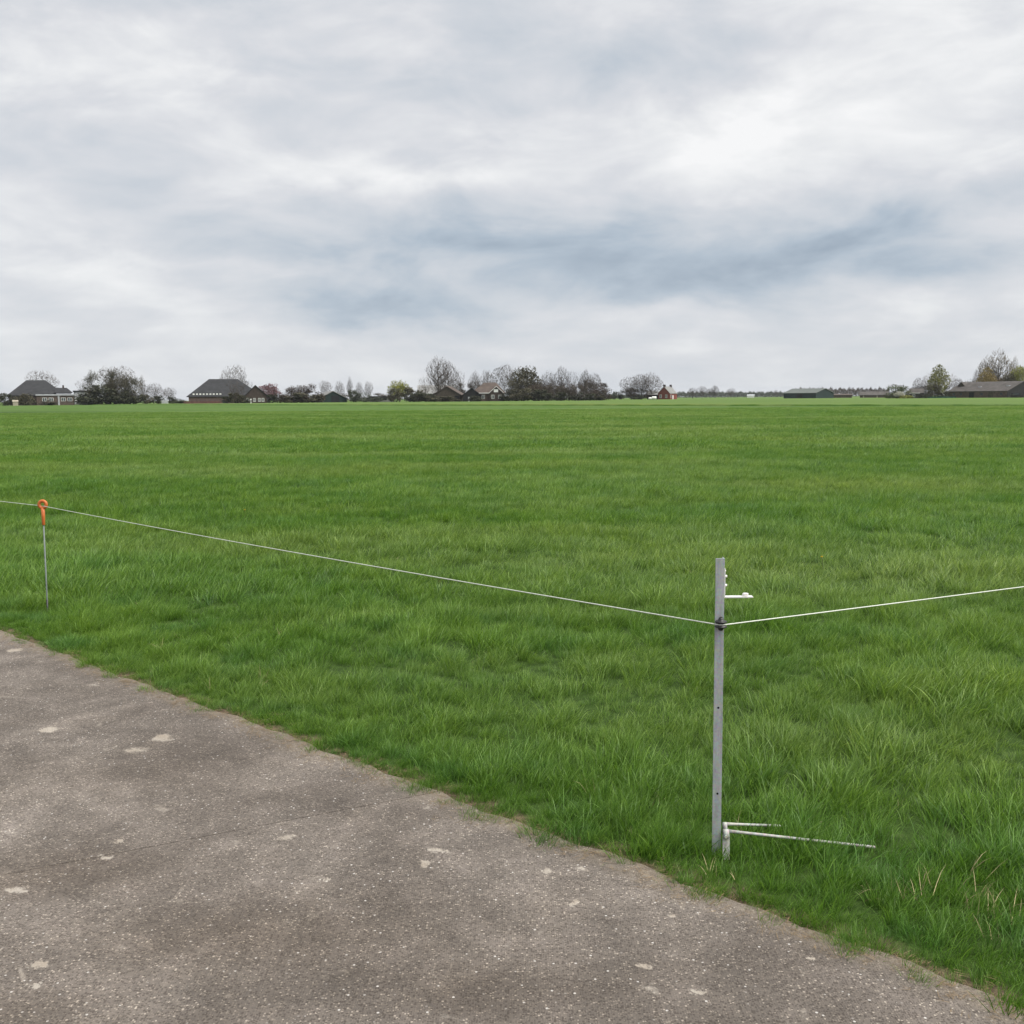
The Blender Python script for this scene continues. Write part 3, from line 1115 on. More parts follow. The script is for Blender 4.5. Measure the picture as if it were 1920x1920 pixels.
# ------------------------------------------------------------------ far materials
M['bark'] = principled('bark', (0.060, 0.052, 0.044), 0.9, 0.1, 0, 0.25, 0.8)
M['twig'] = principled('grey_twigs', (0.082, 0.066, 0.055), 0.9, 0.1, 0, 0.25, 0.3)
M['twig_brown'] = principled('brown_twigs', (0.068, 0.050, 0.038), 0.9, 0.1, 0, 0.25, 0.3)
M['twig_olive'] = principled('olive_twigs', (0.066, 0.060, 0.036), 0.9, 0.1, 0, 0.3, 0.3)
M['twig_tan'] = principled('tan_twigs', (0.155, 0.120, 0.078), 0.9, 0.1, 0, 0.25, 0.3)
M['leaf_dark'] = principled('dark_evergreen_leaves', (0.040, 0.044, 0.023), 0.7, 0.2, 0, 0.35, 0.5)
M['leaf_olive'] = principled('olive_leaves', (0.078, 0.072, 0.042), 0.7, 0.2, 0, 0.3, 0.4)
M['leaf_brown'] = principled('brown_thicket', (0.072, 0.054, 0.042), 0.9, 0.1, 0, 0.3, 0.4)
M['leaf_green'] = principled('green_leaves', (0.082, 0.110, 0.028), 0.7, 0.2, 0, 0.3, 0.4)
M['leaf_lime'] = principled('young_lime_leaves', (0.23, 0.24, 0.040), 0.7, 0.2, 0, 0.3, 0.4)
M['leaf_willow'] = principled('willow_green_leaves', (0.205, 0.205, 0.070), 0.7, 0.2, 0, 0.3, 0.3)
M['leaf_gold'] = principled('golden_brown_leaves', (0.25, 0.19, 0.058), 0.7, 0.2, 0, 0.3, 0.3)
M['leaf_grey'] = principled('grey_green_leaves', (0.075, 0.085, 0.060), 0.7, 0.2, 0, 0.3, 0.4)
M['blossom'] = principled('pink_blossom', (0.19, 0.105, 0.112), 0.7, 0.2, 0, 0.25, 0.5)
M['white_blossom'] = principled('white_blossom', (0.45, 0.45, 0.38), 0.7, 0.2, 0, 0.2, 0.5)
M['roof_dark'] = principled('dark_roof_tiles', (0.030, 0.031, 0.033), 0.8, 0.2, 0, 0.18, 0.6)
M['roof_brown'] = principled('brown_roof_tiles', (0.080, 0.062, 0.052), 0.75, 0.25, 0, 0.2, 0.5)
M['roof_grey'] = principled('grey_fibre_cement', (0.20, 0.20, 0.195), 0.8, 0.2, 0, 0.15, 0.3)
M['roof_mid'] = principled('weathered_grey_roof', (0.085, 0.078, 0.073), 0.85, 0.15, 0, 0.2, 0.5)
M['roof_white'] = principled('white_sheet_roof', (0.52, 0.54, 0.57), 0.6, 0.3, 0, 0.08, 0.3)
M['roof_green'] = principled('grey_green_roof', (0.11, 0.125, 0.115), 0.7, 0.3, 0, 0.1, 0.3)
M['brick_dark'] = principled('dark_brick', (0.055, 0.042, 0.036), 0.85, 0.2, 0, 0.2, 1.2)
M['brick_brown'] = principled('brown_brick', (0.098, 0.074, 0.062), 0.85, 0.2, 0, 0.2, 1.0)
M['brick_red'] = principled('red_brick', (0.175, 0.055, 0.043), 0.85, 0.2, 0, 0.15, 1.0)
M['brick_low'] = principled('dull_red_brick', (0.11, 0.058, 0.048), 0.85, 0.2, 0, 0.2, 1.0)
M['green_wall'] = principled('dark_green_sheet_wall', (0.012, 0.026, 0.024), 0.6, 0.3, 0, 0.12, 0.5)
M['black_wall'] = principled('black_boarded_wall', (0.018, 0.018, 0.018), 0.7, 0.2, 0, 0.15, 1.0)
M['wood_brown'] = principled('brown_boards', (0.070, 0.060, 0.045), 0.85, 0.2, 0, 0.2, 1.0)
M['render_pale'] = principled('pale_rendered_wall', (0.36, 0.37, 0.39), 0.8, 0.2, 0, 0.1, 0.6)
M['white_paint'] = principled('white_paint', (0.72, 0.72, 0.70), 0.6, 0.3, 0, 0.06, 1.0)
M['cream'] = principled('cream_paint', (0.30, 0.27, 0.21), 0.7, 0.3, 0, 0.08, 1.0)
M['glass'] = principled('window_glass', (0.06, 0.07, 0.08), 0.12, 0.6, 0, 0.1, 1.0)
M['glass_dark'] = principled('dark_opening', (0.015, 0.015, 0.017), 0.6, 0.2, 0, 0.1, 1.0)


# ------------------------------------------------------------------ trees
def rnd_dir(r):
    while True:
        v = Vector((r.uniform(-1, 1), r.uniform(-1, 1), r.uniform(-1, 1)))
        if 0.05 < v.length < 1:
            return v.normalized()


def ribbon(mb, a, b, w, r):
    d = (b - a)
    s = d.cross(rnd_dir(r))
    if s.length < 1e-6:
        return
    s = s.normalized() * w * 0.5
    mb.poly([a - s, a + s, b + s * 0.3, b - s * 0.3], [(0, 1, 2, 3)])


def leaf(mb, p, s, r):
    a = rnd_dir(r)
    b = a.cross(rnd_dir(r))
    if b.length < 1e-4:
        return
    b.normalize()
    mb.poly([p - a * s, p - b * s * 0.6, p + a * s, p + b * s * 0.6], [(0, 1, 2, 3)])


def gen_tree(seed, z0=0.22, shape='dome', n=(9, 48, 330, 2600), leaves=0, lsize=0.018, tw=0.0070, lump=0.22, rad=0.028, spiky=0.0):
    """crown filled branch by branch: every new shoot grows from the nearest older wood towards a point inside the crown"""
    r = random.Random(seed)
    tr, cr, lf = MB(), MB(), MB()
    ph = [r.uniform(0, 6.28) for _ in range(6)]

    def inside(f):
        while True:
            v = rnd_dir(r) * (r.random() ** (1 / 3.0))
            m_ = 1 + lump * (math.sin(3 * math.atan2(v.y, v.x) + ph[0] + 2 * v.z) + math.sin(4 * v.z + 2 * v.x + ph[1]) + math.sin(5 * v.y - 3 * v.z + ph[2])) / 2
            v = v * min(m_, 1.15) * f
            zc = (1 + z0) / 2
            h_ = (1 - z0) / 2
            w = 0.5
            if shape == 'spire':
                w = 0.5 * (1.0 - 0.38 * max(0, v.z)) * (1 - 0.25 * max(0, -v.z))
            elif shape == 'dome':
                w = 0.5 * (1.0 if v.z > -0.2 else 1 - 0.35 * (-0.2 - v.z))
            elif shape == 'fan':
                w = 0.5 * (1.0 + 0.25 * v.z)
            return Vector((v.x * w, v.y * w, zc + v.z * h_))
    th_ = z0 + (0.55 if shape == 'spire' else 0.16)
    P_, Rr = [], []
    bend = Vector((r.uniform(-.04, .04), r.uniform(-.04, .04), 0))
    tp = []
    for q in range(9):
        f = q / 8
        p = Vector((0, 0, th_ * f)) + bend * f * f
        tp.append(p)
        if p.z > z0 * 0.75:
            P_.append(p)
            Rr.append(rad * (1 - 0.65 * f))
    tr.tube([tp[0] + Vector((0, 0, -0.02))] + tp[1:], [rad * 1.35] + [rad * (1 - 0.65 * q / 8) for q in range(1, 9)], 6, caps=False)
    arr = np.array([tuple(p) for p in P_])
    for lev, cnt_ in enumerate(n):
        newp, newr = [], []
        rad_l = np.array(Rr)
        for _ in range(cnt_):
            p = inside((0.9, 0.98, 1.0, 1.04)[lev])
            if lev == 0:
                p = Vector((p.x, p.y, max(p.z, z0 + 0.25))) if r.random() < 0.6 else p
            pa = np.array(tuple(p))
            dv = pa - arr
            dist = np.sqrt((dv ** 2).sum(1))
            cost = dist + np.maximum(0, -dv[:, 2] + 0.03 + dist * 0.35) * 0.9
            kq = int(cost.argmin())
            a = Vector(arr[kq])
            L = (p - a).length
            if lev == 3 and L > 0.11:
                p = a + (p - a) * (0.11 / L)
            if spiky and lev >= 2:
                p = p + Vector((0, 0, spiky * L))
            m1 = a.lerp(p, 0.4) + Vector((0, 0, -0.05 * L)) + rnd_dir(r) * L * 0.09
            m2 = a.lerp(p, 0.75) + rnd_dir(r) * L * 0.06
            r0 = min(rad_l[kq] * 0.62, (0.014, 0.0065, 0.003, 0.002)[lev])
            if lev < 3:
                tr.tube([a, m1, m2, p], [r0, r0 * 0.75, r0 * 0.55, r0 * 0.35], (5, 4, 3)[lev], caps=False)
                newp += [m1, m2, p]
                newr += [r0 * 0.75, r0 * 0.55, r0 * 0.4]
            else:
                ribbon(cr, a, m2, tw, r)
                ribbon(cr, m2, p, tw * 0.8, r)
                for _ in range(leaves):
                    leaf(lf, p + rnd_dir(r) * lsize * r.uniform(0, 1.8), lsize * r.uniform(0.5, 1.1), r)
        if lev < 3:
            arr = np.vstack([arr, np.array([tuple(q) for q in newp])])
            Rr += newr
    return norm_parts(tr, cr, lf)


def norm_parts(tr, cr, lf, env=None):
    al = np.array(tr.v + cr.v + lf.v)
    zt = np.percentile(al[:, 2], 99.7)
    cx, cy = (np.percentile(al[:, 0], 99) + np.percentile(al[:, 0], 1)) / 2, (np.percentile(al[:, 1], 99) + np.percentile(al[:, 1], 1)) / 2
    wx, wy = np.percentile(al[:, 0], 99) - np.percentile(al[:, 0], 1), np.percentile(al[:, 1], 99) - np.percentile(al[:, 1], 1)
    if env:                       # round the crown off: keep twigs inside an egg
        zc, rz_, rw_ = env
        for mb in (cr, lf):
            keepf = []
            for f in mb.f:
                x, y, z = mb.v[f[2]]
                q = ((x - cx) / wx / rw_) ** 2 + ((y - cy) / wy / rw_) ** 2 + ((z / zt - zc) / rz_) ** 2
                if q < 1.0:
                    keepf.append(f)
            mb.f = keepf
            used = sorted({i for f in keepf for i in f})
            mp = {o_: n_ for n_, o_ in enumerate(used)}
            mb.v = [mb.v[i] for i in used]
            mb.f = [tuple(mp[i] for i in f) for f in keepf]
    out = []
    for mb in (tr, cr, lf):
        mb.v = [((x - 0) / wx, (y - 0) / wy, z / zt) for (x, y, z) in mb.v]
        out.append(mb if mb.f else None)
    return out


def gen_bush(seed, lobes=14, leaves=2600, lsize=0.035, low=0.12, flat=1.0, twiggy=0):
    """multi-stemmed: lobes of leaves or twigs on spreading stems"""
    r = random.Random(seed)
    tr, cr, lf = MB(), MB(), MB()
    cs = []
    for i in range(lobes):
        a = r.uniform(0, 6.28)
        q = math.sqrt(r.uniform(0, 1)) * 0.36
        z = low + (0.82 - low) * r.uniform(0.0, 1) ** 1.2 * (1 - 1.2 * q * q / 0.16 * 0.5)
        cs.append((Vector((q * math.cos(a), q * math.sin(a), z)), r.uniform(0.09, 0.19)))
        if i < 9:
            p0 = Vector((0.05 * math.cos(a), 0.05 * math.sin(a), -0.02))
            m_ = p0.lerp(cs[-1][0], 0.5) + rnd_dir(r) * 0.03
            tr.tube([p0, m_, cs[-1][0]], [0.016, 0.010, 0.004], 4, caps=False)
    for _ in range(leaves):
        c, rad = r.choice(cs)
        p = c + rnd_dir(r) * rad * r.uniform(0.35, 1.08)
        if p.z < 0.01:
            p.z = r.uniform(0.01, 0.15)
        if twiggy and r.random() < twiggy:
            ribbon(cr, p, p + (rnd_dir(r) + Vector((p.x, p.y, 0.9))).normalized() * r.uniform(0.05, 0.13), 0.007, r)
        else:
            leaf(lf, p, lsize * r.uniform(0.4, 1.1), r)
    return norm_parts(tr, cr, lf)


KINDS = {
    'round': [gen_tree(s, z, 'dome') for s, z in ((1, .2), (2, .24), (3, .16), (21, .22))],
    'sparse': [gen_tree(s, 0.22, 'fan', (7, 26, 150, 900), tw=0.0065, lump=0.35, spiky=0.2, rad=0.024) for s in (4, 5, 24)],
    'tall': [gen_tree(s, 0.14, 'spire', (14, 60, 330, 2400), spiky=0.25, lump=0.28) for s in (6, 7, 8)],
    'leafy': [gen_tree(s, 0.16, 'dome', (9, 44, 240, 1500), leaves=4, lsize=0.026, lump=0.3, tw=0.003) for s in (9, 10)],
    'willow': [gen_tree(s, 0.10, 'spire', (14, 50, 240, 1500), leaves=4, lsize=0.025, lump=0.3, tw=0.003) for s in (12, 13)],
    'bush': [gen_bush(s, 20) for s in (14, 15, 16)],
    'mound': [gen_bush(s, 34, 5200, 0.024, low=0.04, twiggy=0.25) for s in (31, 32, 33)],
    'brush': [gen_bush(s, 22, 4200, 0.020, twiggy=0.7) for s in (17, 18, 19)],
}
PROTO = {}


def proto_mesh(kind, i, part):
    key = (kind, i, part)
    if key not in PROTO:
        mb = KINDS[kind][i][part]
        PROTO[key] = mb.mesh('%s_%s' % (kind, ('trunk', 'twigs', 'foliage')[part]), M['bark']) if mb else None
    return PROTO[key]


cnt = {}


def tree(kind, px, wpx, top, D, label, name='bare_tree', cat='tree', twig='twig', lfm='leaf_green', bark='bark', group=None, base=None):
    i = cnt.get(kind, 0)
    cnt[kind] = i + 1
    v = i % len(KINDS[kind])
    p = at_dist(px, 700, D)
    z0 = field_height(p.x, p.y)
    top_z = at_dist(px, top, D).z
    H = top_z - z0
    Wd = wpx * D / 1920.0
    e = empty(name, (p.x, p.y, z0), 0.0, label, cat, group)
    rz = (i * 2.4) % 6.28
    for part, nm, mt in ((0, 'trunk', bark), (1, 'crown', twig), (2, 'crown' if kind in ('bush',) else 'foliage', lfm)):
        me = proto_mesh(kind, v, part)
        if me is None:
            continue
        o = bpy.data.objects.new(nm, me)
        COL.objects.link(o)
        o.parent = e
        o.scale = (Wd, Wd, H)
        o.rotation_euler = (0, 0, rz)
        o.material_slots[0].link = 'OBJECT'
        o.material_slots[0].material = M[mt]
    return e


GB = 'bare trees along the far farms'
T = tree
T('round', 76, 52, 695, 500, 'pale bare round tree rising behind the leftmost farmhouse roof', group=GB)
T('bush', 8, 34, 737, 425, 'low dark hedge bush at the left edge before the leftmost farm', 'hedge_bush', 'bush', lfm='leaf_dark')
T('bush', 45, 36, 738, 428, 'dark green shrub against the front of the leftmost farmhouse', 'garden_shrub', 'shrub', lfm='leaf_olive')
T('sparse', 155, 26, 712, 470, 'thin bare tree at the left flank of the big evergreen clump', group=GB)
T('brush', 195, 66, 694, 440, 'dark ivy covered tree, left half of the big clump beside the leftmost farm', 'ivy_tree', twig='twig_olive', lfm='leaf_dark')
T('round', 216, 62, 687, 455, 'tallest bare tree at the top of the big clump beside the leftmost farm', group=GB)
T('brush', 236, 58, 700, 440, 'dark ivy covered tree, right half of the big clump beside the leftmost farm', 'ivy_tree', twig='twig_olive', lfm='leaf_olive')
T('bush', 205, 90, 722, 436, 'low dark evergreen shrubbery at the foot of the big clump', 'shrubbery', 'bush', lfm='leaf_dark')
T('tall', 265, 12, 704, 470, 'narrow bare poplar just right of the big clump', group=GB)
T('round', 286, 38, 718, 470, 'bare shrubby tree between the big clump and the white gate', group=GB)
T('round', 315, 24, 726, 520, 'small pale bare tree left of the large dark barn roof', group=GB)
T('bush', 321, 20, 744, 450, 'small dark bush left of the large dark barn', 'garden_shrub', 'shrub', lfm='leaf_dark')
T('round', 440, 46, 685, 500, 'bare crown standing above the large dark barn roof', group=GB)
T('sparse', 462, 24, 712, 470, 'bare branches over the right slope of the large dark barn', group=GB)
T('sparse', 444, 34, 712, 425, 'grey trunked bare tree standing before the large dark barn', group=GB)
T('leafy', 503, 40, 720, 450, 'pink blossoming tree right of the large dark barn', 'blossom_tree', twig='twig_brown', lfm='blossom')
T('brush', 522, 34, 736, 448, 'brown leafless shrub under the pink blossoming tree', 'bare_shrub', 'shrub', twig='twig_brown', lfm='leaf_olive')
T('mound', 552, 44, 723, 455, 'brown leafless thicket, left of the two before the green gabled shed', 'thicket', 'shrub', twig='twig_brown', lfm='leaf_brown')
T('mound', 580, 52, 721, 455, 'brown leafless thicket touching the green gabled shed', 'thicket', 'shrub', twig='twig_brown', lfm='leaf_brown')
for px, w, top, lb in ((609, 22, 714, 'small far bare tree over the left roof of the green gabled shed'), (636, 18, 714, 'small far bare tree over the right roof of the green gabled shed'),
                       (673, 13, 716, 'small far bare tree, middle of the pale row right of the green shed'), (690, 16, 715, 'small far bare tree, rightmost of the pale row beside the green shed')):
    T('round', px, w, top, 760, lb, group='small far bare trees in a row')
T('tall', 655, 11, 707, 760, 'slim far poplar in the pale row beside the green shed', group='small far bare trees in a row')
T('bush', 664, 26, 731, 470, 'grey green shrub against the right wall of the green gabled shed', 'garden_shrub', 'shrub', lfm='leaf_grey')
T('bush', 682, 26, 736, 470, 'grey green shrub left of the long low shed', 'garden_shrub', 'shrub', lfm='leaf_grey')
T('leafy', 748, 38, 714, 470, 'lime green budding tree right of the long low shed', 'budding_tree', lfm='leaf_lime')
T('bush', 740, 26, 728, 462, 'olive shrub under the lime green budding tree', 'garden_shrub', 'shrub', lfm='leaf_olive')
T('bush', 771, 40, 726, 455, 'dark brown bush right of the lime green tree', 'garden_shrub', 'shrub', lfm='leaf_olive')
T('bush', 800, 34, 738, 452, 'low olive hedge bush left of the brown gabled barn', 'hedge_bush', 'bush', lfm='leaf_dark')
T('sparse', 797, 24, 706, 520, 'slight bare tree left of the tallest bare tree', group=GB)
T('tall', 822, 40, 669, 490, 'tallest bare tree in the middle, rising behind the brown barn', group=GB)
T('tall', 840, 40, 677, 500, 'second tallest bare tree behind the brown barn gable', group=GB)
T('sparse', 857, 30, 692, 510, 'leaning bare tree right of the two tallest ones', group=GB)
T('tall', 890, 24, 697, 500, 'slender bare tree left of the hip roofed house', group=GB)
T('tall', 914, 26, 694, 500, 'slender bare tree directly behind the hip roofed house', group=GB)
T('round', 945, 42, 684, 490, 'broad grey bare tree right behind the hip roofed house', group=GB)
T('leafy', 983, 54, 689, 470, 'dense olive brown budding tree right of the hip roofed house', 'budding_tree', twig='twig_olive', lfm='leaf_olive')
T('brush', 968, 46, 712, 462, 'olive brown thicket right of the hip roofed house', 'thicket', 'shrub', twig='twig_olive', lfm='leaf_olive')
T('brush', 1003, 40, 718, 462, 'brown thicket under the dense olive budding tree', 'thicket', 'shrub', twig='twig_brown', lfm='leaf_olive')
T('round', 1027, 34, 697, 480, 'bare tree with a dark knotted top right of the olive tree', group=GB)
T('tall', 1053, 36, 688, 480, 'tall grey bare tree in the middle of the right hand grove', group=GB)
T('sparse', 1077, 32, 695, 480, 'open bare tree in the right hand grove', group=GB)
T('tall', 1098, 26, 693, 480, 'straight bare tree near the right end of the grove', group=GB)
T('round', 1115, 28, 700, 475, 'bare tree before last at the right end of the grove', group=GB)
T('mound', 1128, 34, 718, 465, 'brown rounded thicket closing the grove on the right', 'thicket', 'shrub', twig='twig_brown', lfm='leaf_brown')
T('brush', 1046, 40, 720, 470, 'grey brown undergrowth below the grove, left part', 'thicket', 'shrub', twig='twig', lfm='leaf_olive')
T('brush', 1088, 42, 722, 470, 'grey brown undergrowth below the grove, right part', 'thicket', 'shrub', twig='twig', lfm='leaf_olive')
for px, w, top, lb in ((1025, 30, 737, 'leftmost'), (1052, 32, 735, 'second from left'), (1082, 32, 736, 'third from left'), (1106, 26, 738, 'rightmost')):
    T('bush', px, w, top, 458, 'dark green hedge bush under the grove, %s of four' % lb, 'hedge_bush', 'bush', lfm='leaf_dark', group='hedge bushes under the grove')
T('bush', 1152, 12, 734, 640, 'small grey far bush left of the round trees by the red house', 'far_bush', 'bush', lfm='leaf_grey')
T('bush', 1165, 14, 731, 640, 'small dark far bush touching the round trees by the red house', 'far_bush', 'bush', lfm='leaf_dark')
T('round', 1184, 40, 706, 600, 'left round bare tree in the clump by the red house', twig='twig_brown', group=GB)
T('round', 1203, 38, 702, 600, 'dark middle bare tree in the clump by the red house', twig='twig_brown', group=GB)
T('round', 1221, 40, 699, 600, 'right round bare tree in the clump by the red house', twig='twig_brown', group=GB)
for px, w, top, D, kd, lb in ((1299, 18, 727, 800, 'round', 'rounded small tree, first right of the red house'), (1317, 18, 724, 800, 'round', 'small tree with a bare stem, second right of the red house'),
                              (1332, 14, 728, 900, 'round', 'faint small tree, third right of the red house'), (1341, 14, 722, 900, 'tall', 'taller faint tree, fourth right of the red house'),
                              (1371, 18, 728, 950, 'round', 'low round tree above the far wood'), (1455, 9, 731, 1100, 'round', 'tiny far tree before the left end of the grey green barn')):
    T(kd, px, w, top, D, lb, group='small far trees right of the red house')
T('mound', 1683, 44, 721, 450, 'rounded dark green bush left of the grey cottage', 'round_bush', 'bush', lfm='leaf_green')
T('leafy', 1688, 18, 734, 440, 'white blossoming shrub before the rounded green bush', 'blossom_shrub', 'shrub', lfm='white_blossom')
T('bush', 1700, 24, 741, 438, 'low lime green bush before the grey cottage', 'low_bush', 'bush', lfm='leaf_lime')
T('round', 1725, 24, 708, 480, 'bare tree behind the grey cottage', group=GB)
T('sparse', 1742, 24, 700, 480, 'brownish bare tree just left of the tall green willow', group=GB, twig='twig_tan')
T('willow', 1760, 34, 685, 460, 'tall green leafing willow left of the long barn', 'willow_tree', lfm='leaf_willow')
T('brush', 1752, 26, 716, 450, 'olive brush at the foot of the tall green willow', 'thicket', 'shrub', twig='twig_olive', lfm='leaf_olive')
T('sparse', 1781, 22, 699, 490, 'pale bare tree just right of the tall green willow', group=GB, twig='twig_tan')
T('round', 1796, 22, 709, 490, 'grey bare tree at the left end of the long barn', group=GB)
T('bush', 1774, 20, 734, 448, 'dark green bush at the left corner of the long barn', 'hedge_bush', 'bush', lfm='leaf_dark')
T('tall', 1830, 11, 693, 480, 'dark narrow tree behind the roof dormer of the long barn', group=GB, twig='twig_brown')
T('willow', 1851, 34, 690, 475, 'golden brown leafing tree behind the long barn roof', 'willow_tree', lfm='leaf_gold')
T('tall', 1873, 60, 658, 500, 'tallest bare poplar above the long barn at the right', group=GB, twig='twig_tan')
T('tall', 1851, 34, 672, 505, 'bare poplar left of the tallest one above the long barn', group=GB, twig='twig_tan')
T('tall', 1902, 18, 669, 505, 'slim bare poplar right of the tallest one above the long barn', group=GB, twig='twig_tan')
T('leafy', 1912, 34, 687, 470, 'yellow green leafing tree at the right edge behind the long barn', 'budding_tree', lfm='leaf_lime')
T('leafy', 1893, 26, 700, 470, 'olive leafing tree behind the right end of the long barn', 'budding_tree', lfm='leaf_olive')


HB = 'low shrubs along the foot of the farms'
for px, w, top, D, lf_, lb in ((92, 30, 750, 424, 'leaf_dark', 'low dark shrub under the windows of the leftmost farmhouse'), (158, 34, 744, 430, 'leaf_dark', 'dark shrub before the flat annex of the leftmost farmhouse'),
                               (175, 50, 732, 434, 'leaf_dark', 'broad dark shrub at the left foot of the big clump'), (246, 46, 730, 434, 'leaf_dark', 'broad dark shrub at the right foot of the big clump'),
                               (272, 26, 740, 445, 'leaf_olive', 'low olive shrub right of the narrow poplar'), (296, 24, 742, 445, 'leaf_dark', 'low dark shrub left of the white gate'),
                               (336, 26, 747, 446, 'leaf_dark', 'low dark shrub between the gate and the large barn'), (424, 22, 743, 428, 'leaf_dark', 'dark shrub before the wall of the large barn'),
                               (442, 30, 736, 426, 'leaf_olive', 'olive shrub at the foot of the tree before the large barn'), (456, 20, 742, 427, 'leaf_dark', 'dark shrub left of the front house windows'),
                               (505, 34, 740, 446, 'leaf_dark', 'dark shrub under the pink tree'), (568, 60, 736, 450, 'leaf_olive', 'broad brown olive hedge left of the green gabled shed'),
                               (534, 22, 742, 446, 'leaf_olive', 'low olive shrub right of the pink tree'), (780, 50, 736, 450, 'leaf_dark', 'broad dark hedge right of the lime green tree'),
                               (830, 60, 743, 446, 'leaf_olive', 'low olive hedge before the brown gabled barn'), (952, 36, 732, 455, 'leaf_dark', 'dark shrub at the right corner of the hip roofed house'),
                               (978, 44, 728, 455, 'leaf_olive', 'olive shrub under the dense budding tree'), (1008, 36, 730, 455, 'leaf_dark', 'dark shrub left of the four hedge bushes'),
                               (1126, 32, 734, 460, 'leaf_olive', 'olive shrub right of the four hedge bushes'), (1194, 26, 741, 595, 'leaf_dark', 'low dark shrub under the round trees by the red house'),
                               (1736, 22, 739, 447, 'leaf_dark', 'low dark shrub between the cottage and the willow'), (1908, 22, 739, 425, 'leaf_dark', 'low dark shrub at the right edge before the long barn'),
                               (890, 26, 742, 446, 'leaf_dark', 'low dark shrub before the black gabled shed'), (705, 30, 744, 474, 'leaf_grey', 'low grey green shrub before the long low shed')):
    T('bush', px, w, top, D, lb, 'low_shrub', 'shrub', lfm=lf_, group=HB)


GM = 'brown undergrowth filling the belt of trees'
for px, w, top, D, tw_, lb in ((905, 40, 714, 500, 'twig', 'grey brown scrub behind the hip roofed house'), (870, 36, 716, 505, 'twig', 'grey brown scrub behind the black gabled shed'),
                               (1012, 40, 714, 490, 'twig_brown', 'brown scrub behind the dark shrub of the grove'), (1036, 36, 718, 495, 'twig_brown', 'brown scrub behind the tree with the knotted top'),
                               (1066, 36, 718, 495, 'twig_brown', 'brown scrub in the middle of the grove'), (1104, 40, 710, 495, 'twig', 'grey brown scrub at the right of the grove'),
                               (640, 60, 738, 520, 'twig', 'low grey scrub behind the green gabled shed'), (715, 50, 737, 530, 'twig', 'low grey scrub behind the long low shed'),
                               (1192, 50, 726, 604, 'twig_brown', 'brown scrub among the round trees by the red house'), (1876, 60, 700, 498, 'twig_tan', 'tan scrub between the poplars over the long barn'),
                               (1790, 40, 722, 480, 'twig_olive', 'olive scrub at the left end of the long barn'), (1732, 40, 722, 480, 'twig', 'grey scrub behind the grey cottage'),
                               (1822, 40, 712, 485, 'twig_olive', 'olive scrub behind the dormer of the long barn')):
    T('brush', px, w, top, D, lb, 'scrub', 'shrub', twig=tw_, lfm='leaf_olive', group=GM)


# far woods that read as one mass
def wood(px0, px1, top, D, seed, label, dens=60, mt='leaf_grey', tv=0.35):
    r = random.Random(seed)
    mb = MB()
    k_ = D / 1920.0
    n_ = int((px1 - px0) * dens)
    for _ in range(n_):
        px = r.uniform(px0, px1)
        D2 = D + r.uniform(-25, 25)
        p = at_dist(px, 720, D2)
        hh = (at_dist(px, top, D2).z) * (0.72 + tv * (0.5 + 0.5 * math.sin(px * 0.55 + seed) * math.sin(px * 0.21 + 2 * seed)) + r.uniform(-0.12, 0.08))
        z = hh * (r.random() ** 0.6)
        q = Vector((p.x, p.y, 0.1 + z))
        if r.random() < 0.5:
            leaf(mb, q, 1.1 * k_, r)
        else:
            ribbon(mb, q, q + Vector((r.uniform(-.4, .4), r.uniform(-.4, .4), 1)) * 3.0 * k_, 0.45 * k_, r)
    return tag(mb.build('far_wood', M[mt]), label, 'wood', kind='stuff')


wood(1262, 1480, 736, 1500, 1, 'grey blue far wood along the horizon right of the red house')
wood(1488, 1668, 729, 1300, 2, 'grey far row of bare trees behind the low barns', 50, 'twig', 0.4)
wood(1700, 1730, 733, 900, 3, 'far undergrowth behind the grey cottage', 40, 'twig')
wood(-150, 0, 738, 700, 4, 'far wood beyond the left edge of the field', 30, 'twig')
wood(1140, 1262, 741, 1500, 5, 'thin far wood behind the round trees', 40)


# ------------------------------------------------------------------ buildings
class House:
    """local frame in metres: x to the right, y away from the viewer, origin at the base centre"""
    def __init__(self, name, px, D, label, cat, yaw=0.0, group=None):
        p = at_dist(px, 700, D)
        self.z0 = field_height(p.x, p.y)
        self.D, self.px, self.k = D, px, D / 1920.0
        az_ = math.atan2(p.x, p.y)
        self.e = empty(name, (p.x, p.y, self.z0), -az_ + R(yaw), label, cat, group)

    def X(self, px):
        return (px - self.px) * self.k

    def Z(self, py):
        return at_dist(self.px, py, self.D).z - self.z0

    def part(self, name, mb, mat, parent=None):
        return mb.build(name, M[mat], parent or self.e)

    def box(self, name, mat, x0, x1, y0, y1, z0, z1, parent=None):
        return self.part(name, MB().box(x0, x1, y0, y1, z0, z1), mat, parent)

    def window(self, x0, x1, y, z0, z1, fr='white_paint', gl='glass'):
        w = self.box('window', gl, x0, x1, y - 0.03, y + 0.12, z0, z1)
        f = 0.12
        mb = MB()
        for a in ((x0 - f, x0, z0 - f, z1 + f), (x1, x1 + f, z0 - f, z1 + f), (x0, x1, z1, z1 + f), (x0, x1, z0 - f, z0)):
            mb.box(a[0], a[1], y - 0.08, y + 0.1, a[2], a[3])
        xm = (x0 + x1) / 2
        mb.box(xm - 0.05, xm + 0.05, y - 0.07, y + 0.0, z0, z1)
        self.part('frame', mb, fr, w)
        return w


